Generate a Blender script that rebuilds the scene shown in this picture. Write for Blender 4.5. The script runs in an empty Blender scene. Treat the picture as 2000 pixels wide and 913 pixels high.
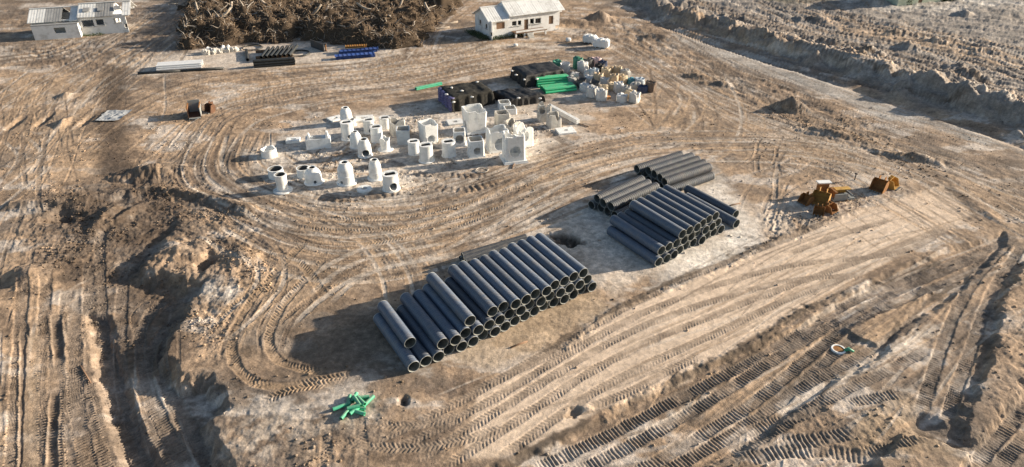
import bpy, bmesh, math, random
import numpy as np
from mathutils import Vector, Matrix

# ------------------------------------------------------------------ camera, sky, sun, exposure
F_PX = 1333.0                                   # focal length in photo pixels (2000 wide)
PITCH = math.atan(806.0 / F_PX)                 # looking down about 31 degrees
CAM_H = 32.8 * math.cos(PITCH)                  # about 28 m above the yard
SUN_EL, SUN_AZ = 15.5, 16.0                     # low sun from the right, a little beyond (degrees from +X to +Y)
scene = bpy.context.scene
col = scene.collection
cam = bpy.data.cameras.new('camera')
cam.sensor_width = 36.0
cam.lens = 36.0 * F_PX / 2000.0
cam.clip_end = 9000.0
cam_o = bpy.data.objects.new('camera', cam)
cam_o.location = (0, 0, CAM_H)
cam_o.rotation_euler = (math.pi / 2 - PITCH, 0, 0)
col.objects.link(cam_o)
scene.camera = cam_o

world = bpy.data.worlds.new('World')
scene.world = world
world.use_nodes = True
wn = world.node_tree
bg = wn.nodes['Background']
sky = wn.nodes.new('ShaderNodeTexSky')
sky.sky_type = 'NISHITA'
sky.sun_disc = False
sky.sun_elevation = math.radians(SUN_EL)
sky.sun_rotation = math.radians(90.0 - SUN_AZ)
sky.air_density = 1.0
sky.dust_density = 1.5
wn.links.new(sky.outputs[0], bg.inputs[0])
bg.inputs[1].default_value = 0.072

sun = bpy.data.lights.new('sun', 'SUN')
sun.energy = 5.0
sun.angle = math.radians(0.6)
sun.color = (1.0, 0.87, 0.70)
sun_o = bpy.data.objects.new('sun', sun)
sdir = Vector((math.cos(math.radians(SUN_AZ)) * math.cos(math.radians(SUN_EL)),
               math.sin(math.radians(SUN_AZ)) * math.cos(math.radians(SUN_EL)),
               math.sin(math.radians(SUN_EL))))
sun_o.rotation_euler = sdir.to_track_quat('Z', 'Y').to_euler()
sun_o.location = (60, 40, 60)
col.objects.link(sun_o)

vs = scene.view_settings
vs.view_transform = 'Standard'
vs.look = 'None'
vs.gamma = 1.0
vs.use_curve_mapping = False
vs.exposure = 1.02

# ------------------------------------------------------------------ helpers
rng = np.random.default_rng(7)
random.seed(11)
CP, SP = math.cos(PITCH), math.sin(PITCH)

def G(px, py, z=0.0):
    """where the sight line through a photo pixel meets the level z"""
    dx = (px - 1000.0) / F_PX
    dy = (456.5 - py) / F_PX
    d = (dx, CP + dy * SP, -SP + dy * CP)
    t = (z - CAM_H) / d[2]
    return Vector((d[0] * t, d[1] * t, z))

def pxm(py):
    """photo pixels per metre at ground row py"""
    return (py + 349.5) * CP / CAM_H

def sstep(a, b, x):
    t = np.clip((x - a) / (b - a), 0, 1)
    return t * t * (3 - 2 * t)

def _hash(ix, iy, seed):
    h = (ix.astype(np.int64) * 374761393 + iy.astype(np.int64) * 668265263 + seed * 974711) & 0xFFFFFFFF
    h = ((h ^ (h >> 13)) * 1274126177) & 0xFFFFFFFF
    return (h ^ (h >> 16)) & 0xFFFFFFFF

def noise2(x, y, seed=0):
    x0 = np.floor(x); y0 = np.floor(y)
    fx = x - x0; fy = y - y0
    ux = fx * fx * (3 - 2 * fx); uy = fy * fy * (3 - 2 * fy)
    def g(ox, oy):
        a = _hash(x0 + ox, y0 + oy, seed).astype(np.float64) * (2 * math.pi / 4294967296.0)
        return np.cos(a) * (fx - ox) + np.sin(a) * (fy - oy)
    n = (g(0, 0) * (1 - ux) + g(1, 0) * ux) * (1 - uy) + (g(0, 1) * (1 - ux) + g(1, 1) * ux) * uy
    return n * 1.5

def fbm(x, y, seed=0, octv=4, gain=0.5):
    s = 0.0; a = 1.0
    for k in range(octv):
        s = s + a * noise2(x * 2 ** k + 17.3 * k, y * 2 ** k - 9.1 * k, seed + k)
        a *= gain
    return s

class MB:
    """collects shapes; build() links them as one mesh object"""
    def __init__(s):
        s.v = []; s.f = []
    def add(s, vs_, fs_):
        b = len(s.v)
        s.v.extend(vs_)
        s.f.extend([tuple(i + b for i in f) for f in fs_])
    def box(s, c, size, rz=0.0, M=None, taper=1.0):
        cx, cy, cz = c; sx, sy, sz = (k / 2 for k in size)
        ca, sa = math.cos(rz), math.sin(rz)
        vs_ = []
        for z in (-1, 1):
            t = taper if z > 0 else 1.0
            for x, y in ((-1, -1), (1, -1), (1, 1), (-1, 1)):
                X, Y = x * sx * t, y * sy * t
                p = Vector((cx + X * ca - Y * sa, cy + X * sa + Y * ca, cz + z * sz))
                vs_.append(tuple(M @ p) if M else tuple(p))
        s.add(vs_, [(3, 2, 1, 0), (4, 5, 6, 7), (0, 1, 5, 4), (1, 2, 6, 5), (2, 3, 7, 6), (3, 0, 4, 7)])
    def tube(s, pts, r, seg=8, cap=True):
        """r: number or list per point"""
        pts = [Vector(p) for p in pts]
        n = len(pts)
        rr = r if isinstance(r, (list, tuple)) else [r] * n
        vs_ = []
        for i, p in enumerate(pts):
            t = (pts[min(i + 1, n - 1)] - pts[max(i - 1, 0)]).normalized()
            up = Vector((0, 0, 1)) if abs(t.z) < 0.9 else Vector((1, 0, 0))
            a = t.cross(up).normalized(); b = a.cross(t)
            for k in range(seg):
                q = 2 * math.pi * k / seg
                vs_.append(tuple(p + (a * math.cos(q) + b * math.sin(q)) * rr[i]))
        fs_ = []
        for i in range(n - 1):
            for k in range(seg):
                k2 = (k + 1) % seg
                fs_.append((i * seg + k, i * seg + k2, (i + 1) * seg + k2, (i + 1) * seg + k))
        if cap:
            fs_.append(tuple(range(seg - 1, -1, -1)))
            fs_.append(tuple((n - 1) * seg + k for k in range(seg)))
        s.add(vs_, fs_)
    def lathe(s, prof, seg=24, closed=True, jit=0.0):
        """prof: (r, z) list, closed loop makes a solid ring"""
        n = len(prof)
        vs_ = []
        for r, z in prof:
            for k in range(seg):
                q = 2 * math.pi * k / seg
                vs_.append((r * math.cos(q), r * math.sin(q), z))
        fs_ = []
        for i in range(n if closed else n - 1):
            j = (i + 1) % n
            for k in range(seg):
                k2 = (k + 1) % seg
                fs_.append((i * seg + k, i * seg + k2, j * seg + k2, j * seg + k))
        s.add(vs_, fs_)
    def mesh(s, name, smooth=False):
        me = bpy.data.meshes.new(name)
        me.from_pydata(s.v, [], s.f)
        if smooth:
            me.shade_smooth()
        me.update()
        return me
    def build(s, name, mat, parent=None, smooth=False):
        return link(name, s.mesh(name, smooth), mat, parent)

def link(name, me, mat, parent=None):
    o = bpy.data.objects.new(name, me)
    if mat is not None and not me.materials:
        me.materials.append(mat)
    col.objects.link(o)
    if parent is not None:
        o.parent = parent
    return o

def empty(name, loc=(0, 0, 0), rz=0.0):
    o = bpy.data.objects.new(name, None)
    o.empty_display_size = 0.3
    o.location = loc
    o.rotation_euler = (0, 0, rz)
    col.objects.link(o)
    return o

def tag(o, label=None, cat=None, group=None, kind=None):
    if label: o['label'] = label
    if cat: o['category'] = cat
    if group: o['group'] = group
    if kind: o['kind'] = kind
    return o

def copy_tree(o, parent=None):
    c = o.copy()
    col.objects.link(c)
    c.parent = parent
    for ch in list(o.children):
        copy_tree(ch, c)
    return c

def fixnormals(me):
    bm = bmesh.new(); bm.from_mesh(me)
    bmesh.ops.recalc_face_normals(bm, faces=bm.faces)
    bm.to_mesh(me); bm.free()
    return me

ORD = ['first', 'second', 'third', 'fourth', 'fifth', 'sixth', 'seventh', 'eighth', 'ninth', 'tenth', 'eleventh',
       'twelfth', 'thirteenth', 'fourteenth', 'fifteenth', 'sixteenth', 'seventeenth', 'eighteenth', 'nineteenth', 'twentieth']

# ------------------------------------------------------------------ materials
def mat(name, c1, c2=None, scale=3.0, rough=0.8, rough2=None, bump=0.0, bscale=20.0, metal=0.0, spec=0.4, vary=0.0,
        stain=None, stain_amt=0.45, stain_scale=1.5, dust=0.0):
    m = bpy.data.materials.new(name)
    m.use_nodes = True
    nt = m.node_tree; N = nt.nodes; L = nt.links
    b = N['Principled BSDF']
    b.inputs['Metallic'].default_value = metal
    b.inputs['Specular IOR Level'].default_value = spec
    tc = N.new('ShaderNodeTexCoord')
    oi = N.new('ShaderNodeObjectInfo')
    off = N.new('ShaderNodeVectorMath'); off.operation = 'ADD'
    sc = N.new('ShaderNodeVectorMath'); sc.operation = 'SCALE'
    cmb = N.new('ShaderNodeCombineXYZ')
    for k in range(3): L.new(oi.outputs['Random'], cmb.inputs[k])
    L.new(cmb.outputs[0], sc.inputs[0]); sc.inputs['Scale'].default_value = 37.0
    L.new(tc.outputs['Object'], off.inputs[0]); L.new(sc.outputs[0], off.inputs[1])
    nz = N.new('ShaderNodeTexNoise'); nz.inputs['Scale'].default_value = scale; nz.inputs['Detail'].default_value = 6
    nz.inputs['Roughness'].default_value = 0.65
    L.new(off.outputs[0], nz.inputs['Vector'])
    ramp = N.new('ShaderNodeMapRange'); ramp.inputs['From Min'].default_value = 0.32; ramp.inputs['From Max'].default_value = 0.68
    L.new(nz.outputs['Fac'], ramp.inputs['Value'])
    mix = N.new('ShaderNodeMix'); mix.data_type = 'RGBA'
    mix.inputs['A'].default_value = (*c1, 1); mix.inputs['B'].default_value = (*(c2 or c1), 1)
    L.new(ramp.outputs[0], mix.inputs['Factor'])
    out = mix.outputs['Result']
    if stain:
        n2 = N.new('ShaderNodeTexNoise'); n2.inputs['Scale'].default_value = stain_scale; n2.inputs['Detail'].default_value = 8
        n2.inputs['Roughness'].default_value = 0.7
        L.new(off.outputs[0], n2.inputs['Vector'])
        r2 = N.new('ShaderNodeMapRange'); r2.inputs['From Min'].default_value = 0.5; r2.inputs['From Max'].default_value = 0.72
        r2.inputs['To Max'].default_value = stain_amt * 2
        L.new(n2.outputs['Fac'], r2.inputs['Value'])
        m2 = N.new('ShaderNodeMix'); m2.data_type = 'RGBA'
        m2.inputs['B'].default_value = (*stain, 1)
        L.new(r2.outputs[0], m2.inputs['Factor']); L.new(out, m2.inputs['A'])
        out = m2.outputs['Result']
    if dust:
        ge = N.new('ShaderNodeNewGeometry'); sx = N.new('ShaderNodeSeparateXYZ'); L.new(ge.outputs['Normal'], sx.inputs[0])
        dr = N.new('ShaderNodeMapRange'); dr.inputs['From Min'].default_value = 0.55; dr.inputs['From Max'].default_value = 1.0
        L.new(sx.outputs['Z'], dr.inputs['Value'])
        dn = N.new('ShaderNodeTexNoise'); dn.inputs['Scale'].default_value = 2.2; dn.inputs['Detail'].default_value = 7; dn.inputs['Roughness'].default_value = 0.7
        L.new(off.outputs[0], dn.inputs['Vector'])
        d2 = N.new('ShaderNodeMapRange'); d2.inputs['From Min'].default_value = 0.38; d2.inputs['From Max'].default_value = 0.66; d2.inputs['To Max'].default_value = dust
        L.new(dn.outputs['Fac'], d2.inputs['Value'])
        dm = N.new('ShaderNodeMath'); dm.operation = 'MULTIPLY'; L.new(dr.outputs[0], dm.inputs[0]); L.new(d2.outputs[0], dm.inputs[1])
        m3 = N.new('ShaderNodeMix'); m3.data_type = 'RGBA'; m3.inputs['B'].default_value = (0.34, 0.28, 0.22, 1)
        L.new(dm.outputs[0], m3.inputs['Factor']); L.new(out, m3.inputs['A']); out = m3.outputs['Result']
    if vary:
        hs = N.new('ShaderNodeHueSaturation')
        mr = N.new('ShaderNodeMapRange'); mr.inputs['To Min'].default_value = 1 - vary; mr.inputs['To Max'].default_value = 1 + vary
        L.new(oi.outputs['Random'], mr.inputs['Value']); L.new(mr.outputs[0], hs.inputs['Value'])
        L.new(out, hs.inputs['Color']); out = hs.outputs['Color']
    L.new(out, b.inputs['Base Color'])
    if rough2 is not None:
        rr = N.new('ShaderNodeMapRange'); rr.inputs['To Min'].default_value = rough; rr.inputs['To Max'].default_value = rough2
        L.new(nz.outputs['Fac'], rr.inputs['Value']); L.new(rr.outputs[0], b.inputs['Roughness'])
    else:
        b.inputs['Roughness'].default_value = rough
    if bump:
        n3 = N.new('ShaderNodeTexNoise'); n3.inputs['Scale'].default_value = bscale; n3.inputs['Detail'].default_value = 5
        L.new(off.outputs[0], n3.inputs['Vector'])
        bp = N.new('ShaderNodeBump'); bp.inputs['Strength'].default_value = bump; bp.inputs['Distance'].default_value = 0.05
        L.new(n3.outputs['Fac'], bp.inputs['Height']); L.new(bp.outputs[0], b.inputs['Normal'])
    return m

M = {}
def soil_material():
    m = bpy.data.materials.new('soil')
    m.use_nodes = True
    nt = m.node_tree; N = nt.nodes; L = nt.links
    b = N['Principled BSDF']
    b.inputs['Roughness'].default_value = 0.92
    b.inputs['Specular IOR Level'].default_value = 0.15
    at = N.new('ShaderNodeAttribute'); at.attribute_name = 'soil_colour'
    geo = N.new('ShaderNodeNewGeometry')
    def nz(scale, det, rough=0.65, dist=0.0):
        n = N.new('ShaderNodeTexNoise'); n.inputs['Scale'].default_value = scale; n.inputs['Detail'].default_value = det
        n.inputs['Roughness'].default_value = rough; n.inputs['Distortion'].default_value = dist
        L.new(geo.outputs['Position'], n.inputs['Vector']); return n
    na = nz(0.35, 9, 0.7, 0.4); nb = nz(2.6, 6, 0.75); nc = nz(13.0, 4, 0.7)
    def rng_(n, a, b_, lo=0.3, hi=0.7):
        r = N.new('ShaderNodeMapRange'); r.inputs['From Min'].default_value = lo; r.inputs['From Max'].default_value = hi
        r.inputs['To Min'].default_value = a; r.inputs['To Max'].default_value = b_
        L.new(n.outputs['Fac'], r.inputs['Value']); return r.outputs[0]
    def mul(x, y):
        k = N.new('ShaderNodeMath'); k.operation = 'MULTIPLY'; L.new(x, k.inputs[0]); L.new(y, k.inputs[1]); return k.outputs[0]
    f = mul(mul(rng_(na, 0.62, 1.25), rng_(nb, 0.66, 1.28)), rng_(nc, 0.74, 1.24))
    fm = N.new('ShaderNodeMix'); fm.data_type = 'FLOAT'; fm.inputs['A'].default_value = 1.0
    L.new(f, fm.inputs['B']); L.new(at.outputs['Alpha'], fm.inputs['Factor']); f = fm.outputs['Result']
    v = N.new('ShaderNodeVectorMath'); v.operation = 'SCALE'
    L.new(at.outputs['Color'], v.inputs[0]); L.new(f, v.inputs['Scale'])
    L.new(v.outputs[0], b.inputs['Base Color'])
    add = N.new('ShaderNodeMath'); add.operation = 'ADD'
    hb = nz(5.0, 8, 0.72)
    L.new(hb.outputs['Fac'], add.inputs[0])
    h2 = N.new('ShaderNodeMath'); h2.operation = 'MULTIPLY'; h2.inputs[1].default_value = 0.35
    hc = nz(22.0, 3, 0.6); L.new(hc.outputs['Fac'], h2.inputs[0]); L.new(h2.outputs[0], add.inputs[1])
    bp = N.new('ShaderNodeBump'); bp.inputs['Strength'].default_value = 0.55; bp.inputs['Distance'].default_value = 0.072
    L.new(add.outputs[0], bp.inputs['Height']); L.new(bp.outputs[0], b.inputs['Normal'])
    return m
M['soil'] = soil_material()
M['hdpe'] = mat('black_plastic', (0.055, 0.080, 0.122), (0.095, 0.122, 0.165), 4, 0.38, 0.58, spec=0.7, vary=0.35, dust=0.22,
                stain=(0.16, 0.14, 0.12), stain_amt=0.3, stain_scale=1.2)
M['hdpe_dusty'] = mat('dusty_black_plastic', (0.075, 0.084, 0.097), (0.13, 0.14, 0.15), 4, 0.55, 0.75, vary=0.2, dust=0.28,
                      stain=(0.25, 0.22, 0.19), stain_amt=0.4)
M['liner'] = mat('pipe_liner', (0.11, 0.12, 0.11), (0.18, 0.185, 0.17), 3, 0.5, 0.7, vary=0.2)
M['rim'] = mat('pipe_rim', (0.36, 0.37, 0.34), (0.56, 0.56, 0.52), 6, 0.6, 0.8, vary=0.2)
# ------------------------------------------------------------------ the ground: one sheet to the horizon
def row_y(py):
    t = (456.5 - py) / F_PX
    return (CP + t * SP) * CAM_H / (SP - t * CP)
pys = np.concatenate([np.arange(1010, 400, -1.45), np.arange(400, 150, -1.7), np.arange(150, -40, -2.0)])
ys_mid = np.array([row_y(p) for p in pys])
ys_near = np.concatenate([np.linspace(-400, ys_mid[0] - 12, 8), np.linspace(ys_mid[0] - 10, ys_mid[0] - 0.3, 14)])
ys_far = ys_mid[-1] + np.geomspace(1.2, 5000, 46)
YS = np.concatenate([ys_near, ys_mid, ys_far])
a_mid = np.arange(-1.10, 1.1001, 0.00162)
a_out = 1.10 + np.geomspace(0.006, 60, 40)
AS = np.concatenate([-a_out[::-1], a_mid, a_out])
WS = np.maximum((YS * CP + CAM_H * SP) * 1000.0 / F_PX, 22.0)
NR, NC = len(YS), len(AS)
X = AS[None, :] * WS[:, None]
Y = np.repeat(YS[:, None], NC, 1)
Hm = np.zeros((NR, NC))                          # large shapes
Hd = np.zeros((NR, NC))                          # tracks and ruts
CELL = np.gradient(YS)[:, None] * np.ones((1, NC))   # row spacing, for fading what the sheet cannot hold

def win(x0, x1, y0, y1):
    r0 = max(int(np.searchsorted(YS, y0)) - 1, 0); r1 = min(int(np.searchsorted(YS, y1)) + 1, NR)
    if r1 <= r0: r1 = r0 + 1
    w = WS[r0:r1]
    lo = min((x0 / w).min(), (x0 / w).max()); hi = max((x1 / w).min(), (x1 / w).max())
    c0 = max(int(np.searchsorted(AS, lo)) - 1, 0); c1 = min(int(np.searchsorted(AS, hi)) + 1, NC)
    if c1 <= c0: c1 = c0 + 1
    return slice(r0, r1), slice(c0, c1)

def wpoly(pts):
    return np.array([G(*p)[:2] for p in pts])

def poly_sd(poly, pad):
    """signed distance (inside negative) on the window round a polygon"""
    w = win(poly[:, 0].min() - pad, poly[:, 0].max() + pad, poly[:, 1].min() - pad, poly[:, 1].max() + pad)
    x = X[w]; y = Y[w]
    d = np.full(x.shape, 1e18); ins = np.zeros(x.shape, bool)
    n = len(poly)
    for i in range(n):
        ax, ay = poly[i]; bx, by = poly[(i + 1) % n]
        ex, ey = bx - ax, by - ay
        t = np.clip(((x - ax) * ex + (y - ay) * ey) / (ex * ex + ey * ey + 1e-12), 0, 1)
        d = np.minimum(d, (x - ax - t * ex) ** 2 + (y - ay - t * ey) ** 2)
        if ay != by:
            c = (ay > y) != (by > y)
            ins ^= c & (x < (bx - ax) * (y - ay) / (by - ay) + ax)
    d = np.sqrt(d)
    return w, np.where(ins, -d, d)

def region(pts, dz, slope, rough=0.3, nsc=0.6, seed=3):
    w, sd = poly_sd(wpoly(pts), slope + rough * 2 + 1)
    sd = sd + rough * fbm(X[w] * nsc, Y[w] * nsc, seed, 4)
    t = sstep(slope / 2, -slope / 2, sd)
    Hm[w] += dz * t
    return w, t

def spline(pts, step):
    p = np.array(pts, float)
    if len(p) == 2:
        q = np.linspace(0, 1, 12)[:, None]; out = p[0] + (p[1] - p[0]) * q
    else:
        e = np.vstack([2 * p[0] - p[1], p, 2 * p[-1] - p[-2]])
        out = []
        for i in range(len(p) - 1):
            t = np.linspace(0, 1, 16, endpoint=False)[:, None]
            a, b, c, d = e[i], e[i + 1], e[i + 2], e[i + 3]
            out.append(0.5 * ((2 * b) + (c - a) * t + (2 * a - 5 * b + 4 * c - d) * t ** 2 + (3 * b - a - 3 * c + d) * t ** 3))
        out = np.vstack(out + [p[-1:]])
    s = np.concatenate([[0], np.cumsum(np.hypot(*np.diff(out, axis=0).T))])
    n = max(int(s[-1] / step), 2)
    q = np.linspace(0, s[-1], n + 1)
    return np.stack([np.interp(q, s, out[:, 0]), np.interp(q, s, out[:, 1])], 1), q

BD = np.full((NR, NC), 1e9); BU = np.zeros((NR, NC)); BV = np.zeros((NR, NC))
def along(line, R, step=1.0):
    """distance to a line (world points): returns flat indices, along, across, total length"""
    p, q = spline(line, step)
    tr0, tr1, tc0, tc1 = NR, 0, NC, 0
    for i in range(len(p) - 1):
        ax, ay = p[i]; bx, by = p[i + 1]
        w = win(min(ax, bx) - R, max(ax, bx) + R, min(ay, by) - R, max(ay, by) + R)
        x = X[w] - ax; y = Y[w] - ay
        ex, ey = bx - ax, by - ay; L2 = ex * ex + ey * ey + 1e-12; Ln = math.sqrt(L2)
        t = np.clip((x * ex + y * ey) / L2, 0, 1)
        dd = np.hypot(x - t * ex, y - t * ey)
        m = dd < BD[w]
        BD[w] = np.where(m, dd, BD[w])
        BU[w] = np.where(m, q[i] + t * Ln, BU[w])
        BV[w] = np.where(m, (ex * y - ey * x) / Ln, BV[w])
        tr0 = min(tr0, w[0].start); tr1 = max(tr1, w[0].stop); tc0 = min(tc0, w[1].start); tc1 = max(tc1, w[1].stop)
    W = (slice(tr0, tr1), slice(tc0, tc1))
    sub = np.nonzero(BD[W] < R)
    r = sub[0] + tr0; c = sub[1] + tc0
    res = (r, c, BD[r, c].copy(), BU[r, c].copy(), BV[r, c].copy(), q[-1])
    BD[W] = 1e9
    return res

def ridge(pts, width, h, rough=0.35, nsc=0.8, seed=5, world_pts=False, power=1.0):
    """a windrow of pushed-up soil along a line"""
    line = pts if world_pts else wpoly(pts)
    r, c, d, u, v, Ln = along(line, width * 1.6)
    n = fbm(X[r, c] * nsc, Y[r, c] * nsc, seed, 4)
    dd = d + n * width * rough
    e = sstep(0, width, u) * sstep(0, width, Ln - u)
    Hm[r, c] += h * e * np.clip(1 - dd / width, 0, 1) ** power * (1 + 0.5 * n)

def mound(px, py, rx, ry, h, rough=0.35, seed=9, rz=0.0, power=1.2):
    c0 = G(px, py)
    R = max(rx, ry) * 1.6
    w = win(c0.x - R, c0.x + R, c0.y - R, c0.y + R)
    x = X[w] - c0.x; y = Y[w] - c0.y
    ca, sa = math.cos(rz), math.sin(rz)
    d = np.hypot((x * ca + y * sa) / rx, (-x * sa + y * ca) / ry)
    n = fbm(X[w] * 0.9, Y[w] * 0.9, seed, 5)
    t = np.clip(1 - d - rough * n * 0.6, 0, 1)
    Hm[w] += h * t ** power * (1 + 0.25 * n)
    return w, t

TAN = np.array((0.455, 0.325, 0.220)); GREY = np.array((0.235, 0.186, 0.146)); PALE = np.array((0.66, 0.57, 0.475))
DARK_TONE = np.array((0.125, 0.092, 0.068)); OCHRE = np.array((0.53, 0.375, 0.245)); CHALK = np.array((0.82, 0.76, 0.68)); COOL = np.array((0.335, 0.292, 0.252))  # the dark tone serves damp soil and the shade painted in the left cut
big = fbm(X * 0.045, Y * 0.045, 21, 4)
med = fbm(X * 0.3, Y * 0.3, 31, 5)
Cc = TAN[None, None] + (GREY - TAN)[None, None] * np.clip(0.34 + 1.0 * big + 0.9 * med, 0, 1)[..., None]
mot = fbm(X * 0.16 + 40, Y * 0.30, 35, 5, 0.6)
Cc += (PALE * np.array((0.96, 0.98, 1.02)) - Cc) * (0.75 * sstep(0.12, 0.55, mot))[..., None]
Cc += (DARK_TONE * 1.35 - Cc) * (0.65 * sstep(-0.16, -0.6, mot))[..., None]

def paint(pts, colour, soft=2.0, amount=1.0, rough=1.0, seed=40, nsc=0.25, patchy=0.0):
    w, sd = poly_sd(wpoly(pts), soft + rough + 1)
    sd = sd + rough * fbm(X[w] * nsc, Y[w] * nsc, seed, 5)
    t = sstep(soft, -soft, sd) * amount
    if patchy:
        t = t * np.clip(1 + patchy * 1.8 * fbm(X[w] * nsc * 2.5, Y[w] * nsc * 2.5, seed + 5, 5), 0, 1.0)
    Cc[w] += (colour - Cc[w]) * t[..., None]
    return w, t
def paint_w(w, t, colour, amount=1.0):
    Cc[w] += (colour - Cc[w]) * (np.clip(t, 0, 1) * amount)[..., None]

inview = sstep(400, 160, np.hypot(X, Y))
# gentle undulation and churned ground
Hm += 0.10 * fbm(X * 0.08, Y * 0.08, 51, 3) * inview
CHURN = 0.55
rough_mask = np.zeros((NR, NC))
def churn(pts, amp, soft=2.5, seed=60, nsc=0.7, stretch=1.0, rz=0.0, colour=None, camount=0.6, rm=1.0):
    w, sd = poly_sd(wpoly(pts), soft + 1)
    t = sstep(soft, -soft, sd + soft * 0.5 * fbm(X[w] * 0.3, Y[w] * 0.3, seed, 3))
    ca, sa = math.cos(rz), math.sin(rz)
    x = X[w] * ca + Y[w] * sa; y = (-X[w] * sa + Y[w] * ca) * stretch
    n = fbm(x * nsc, y * nsc, seed + 1, 5, 0.55)
    rg = 1 - 2 * np.abs(fbm(x * nsc * 0.7, y * nsc * 0.7, seed + 7, 4))
    Hm[w] += CHURN * amp * t * (0.8 * n + 0.35 * rg)
    rough_mask[w] = np.maximum(rough_mask[w], t * rm)
    if colour is not None:
        k = np.clip(0.5 + 1.3 * n, 0, 1) * t * camount
        Cc[w] += (colour - Cc[w]) * k[..., None]

def zr(x, y): return (1172 + x / 1.89, 430 + y / 1.89)
def stain_line(pts, width, colour, amount=0.9, seed=70, nsc=1.2, brk=0.8):
    """damp or loose soil along a line, broken and uneven in width"""
    r, c, d, u, v, Ln = along(wpoly(pts), width * 2.2)
    n = fbm(X[r, c] * nsc, Y[r, c] * nsc, seed, 4); n2 = fbm(X[r, c] * 0.3, Y[r, c] * 0.3, seed + 9, 3)
    t = sstep(width * 1.15, width * 0.4, d * (1 + 0.9 * n)) * np.clip(1 + brk * 1.5 * n2, 0, 1) * amount
    Cc[r, c] += (colour - Cc[r, c]) * t[:, None]
# ---- soil colours, the left cut with painted shade
paint([(1000, 395), (1110, 380), (1170, 400), (1240, 440), (1290, 500), (1240, 545), (1160, 560), (1120, 500), (1010, 460)], PALE, 1.0, 0.85, 0.8, 41, patchy=0.5)
paint([(1150, 380), (1400, 340), (1480, 430), (1510, 480), (1320, 555), (1270, 540), (1330, 500), (1450, 440), (1380, 380)], PALE, 0.8, 0.9, 0.7, 42, patchy=0.4)
paint([(1300, 500), (1480, 440), (1480, 490), (1320, 560)], CHALK, 0.6, 0.6, 0.7, 43, patchy=0.8)
paint([(1480, 410), (1640, 340), (1780, 350), (1760, 385), (1640, 425), (1500, 470)], PALE, 1.5, 0.6, 1.2, 44, patchy=0.7)
paint([(480, 300), (640, 230), (800, 205), (1010, 200), (1150, 225), (1130, 260), (1040, 310), (880, 335), (780, 395), (640, 405), (520, 370)], PALE, 2.0, 0.8, 1.5, 45, patchy=0.7)
paint([(215, 120), (400, 95), (560, 82), (760, 92), (800, 105), (700, 128), (480, 135), (280, 148)], PALE, 1.2, 0.9, 1.0, 46, patchy=0.35)
paint([(200, 0), (360, 0), (360, 90), (250, 120), (160, 90)], COOL, 3, 0.45, 2, 47, patchy=0.8)
paint([(840, 195), (1000, 165), (1120, 130), (1280, 150), (1290, 200), (1180, 215), (1040, 215), (870, 230)], PALE, 1.2, 0.5, 1.0, 48, patchy=0.6)
paint([(560, 395), (700, 392), (800, 375), (800, 395), (690, 412), (580, 410)], CHALK, 0.8, 0.5, 0.6, 49, patchy=0.8)
paint([(1350, 740), (1500, 640), (1700, 530), (1900, 420), (1840, 362), (1640, 425), (1420, 520), (1190, 615), (1040, 700), (930, 760), (900, 900), (1010, 890), (1180, 800)], np.array((0.70, 0.55, 0.415)), 0.2, 1.0, 0.25, 50)
paint([(600, 780), (700, 770), (740, 800), (690, 850), (540, 880), (440, 880), (420, 820)], PALE, 1.2, 0.55, 1.4, 54, nsc=0.5, patchy=0.9)
paint([(398, 560), (470, 562), (480, 590), (420, 600)], CHALK, 0.4, 0.9, 0.5, 55, nsc=0.8, patchy=0.5)
paint([(190, 130), (250, 130), (240, 200), (235, 250), (255, 345), (190, 345), (188, 250), (200, 190)], DARK_TONE, 1.3, 0.85, 0.9, 56)  # plain darker band down the left ground
paint([(120, 360), (330, 335), (380, 400), (330, 470), (250, 540), (390, 560), (330, 640), (330, 720), (250, 740), (190, 600), (100, 520), (80, 440)], DARK_TONE, 1.6, 0.75, 1.0, 57, patchy=0.35)  # shade below the bank of the left cut, painted into the ground colour
paint([(450, 650), (530, 600), (620, 590), (740, 630), (790, 735), (640, 750), (520, 735), (455, 700)], np.array((0.22, 0.165, 0.12)), 1.0, 0.8, 0.8, 58)
paint([(1180, -60), (1240, 10), (1480, 100), (1830, 205), (2000, 265), (2700, 480), (2700, -80)], COOL, 2.0, 0.9, 2.0, 59, nsc=0.1)
paint([(1300, 60), (1500, 110), (1720, 195), (2000, 285), (2000, 300), (1700, 225), (1480, 140), (1300, 85)], np.array((0.42, 0.40, 0.37)), 1.0, 0.7, 1.2, 60)
paint([(1500, -60), (1600, 20), (1800, 40), (2000, 20), (2000, -60)], CHALK, 3, 0.6, 3.0, 61, nsc=0.12, patchy=0.8)
paint([(1430, -40), (1470, 5), (1560, 22), (1640, 20), (1600, -40)], np.array((0.13, 0.11, 0.07)), 2.0, 0.8, 2.0, 62, nsc=0.12)
paint([(0, 140), (180, 140), (190, 340), (120, 350), (0, 370)], OCHRE, 3, 0.55, 2.5, 63, patchy=0.8)
paint([(700, 140), (960, 100), (1130, 118), (980, 135), (820, 160), (700, 175)], OCHRE, 2, 0.5, 1.5, 64, patchy=0.5)
paint([(1280, 180), (1560, 240), (1800, 310), (2000, 420), (2000, 470), (1760, 350), (1400, 270), (1250, 250)], OCHRE, 2.5, 0.45, 2.0, 65, patchy=0.7)
paint([(560, 400), (820, 410), (1050, 350), (1240, 290), (1240, 320), (1000, 400), (840, 520), (520, 640), (480, 560), (620, 470)], np.array((0.52, 0.375, 0.25)), 1.5, 0.6, 1.2, 66, patchy=0.4)
paint([(930, 640), (1150, 570), (1190, 605), (1040, 690), (960, 720), (880, 700)], np.array((0.56, 0.43, 0.30)), 0.6, 0.7, 0.6, 67)
paint([(1960, 560), (2000, 540), (2000, 760), (1920, 830), (1940, 690)], TAN, 0.8, 0.4, 0.8, 68, nsc=0.6, patchy=0.7)
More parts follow.
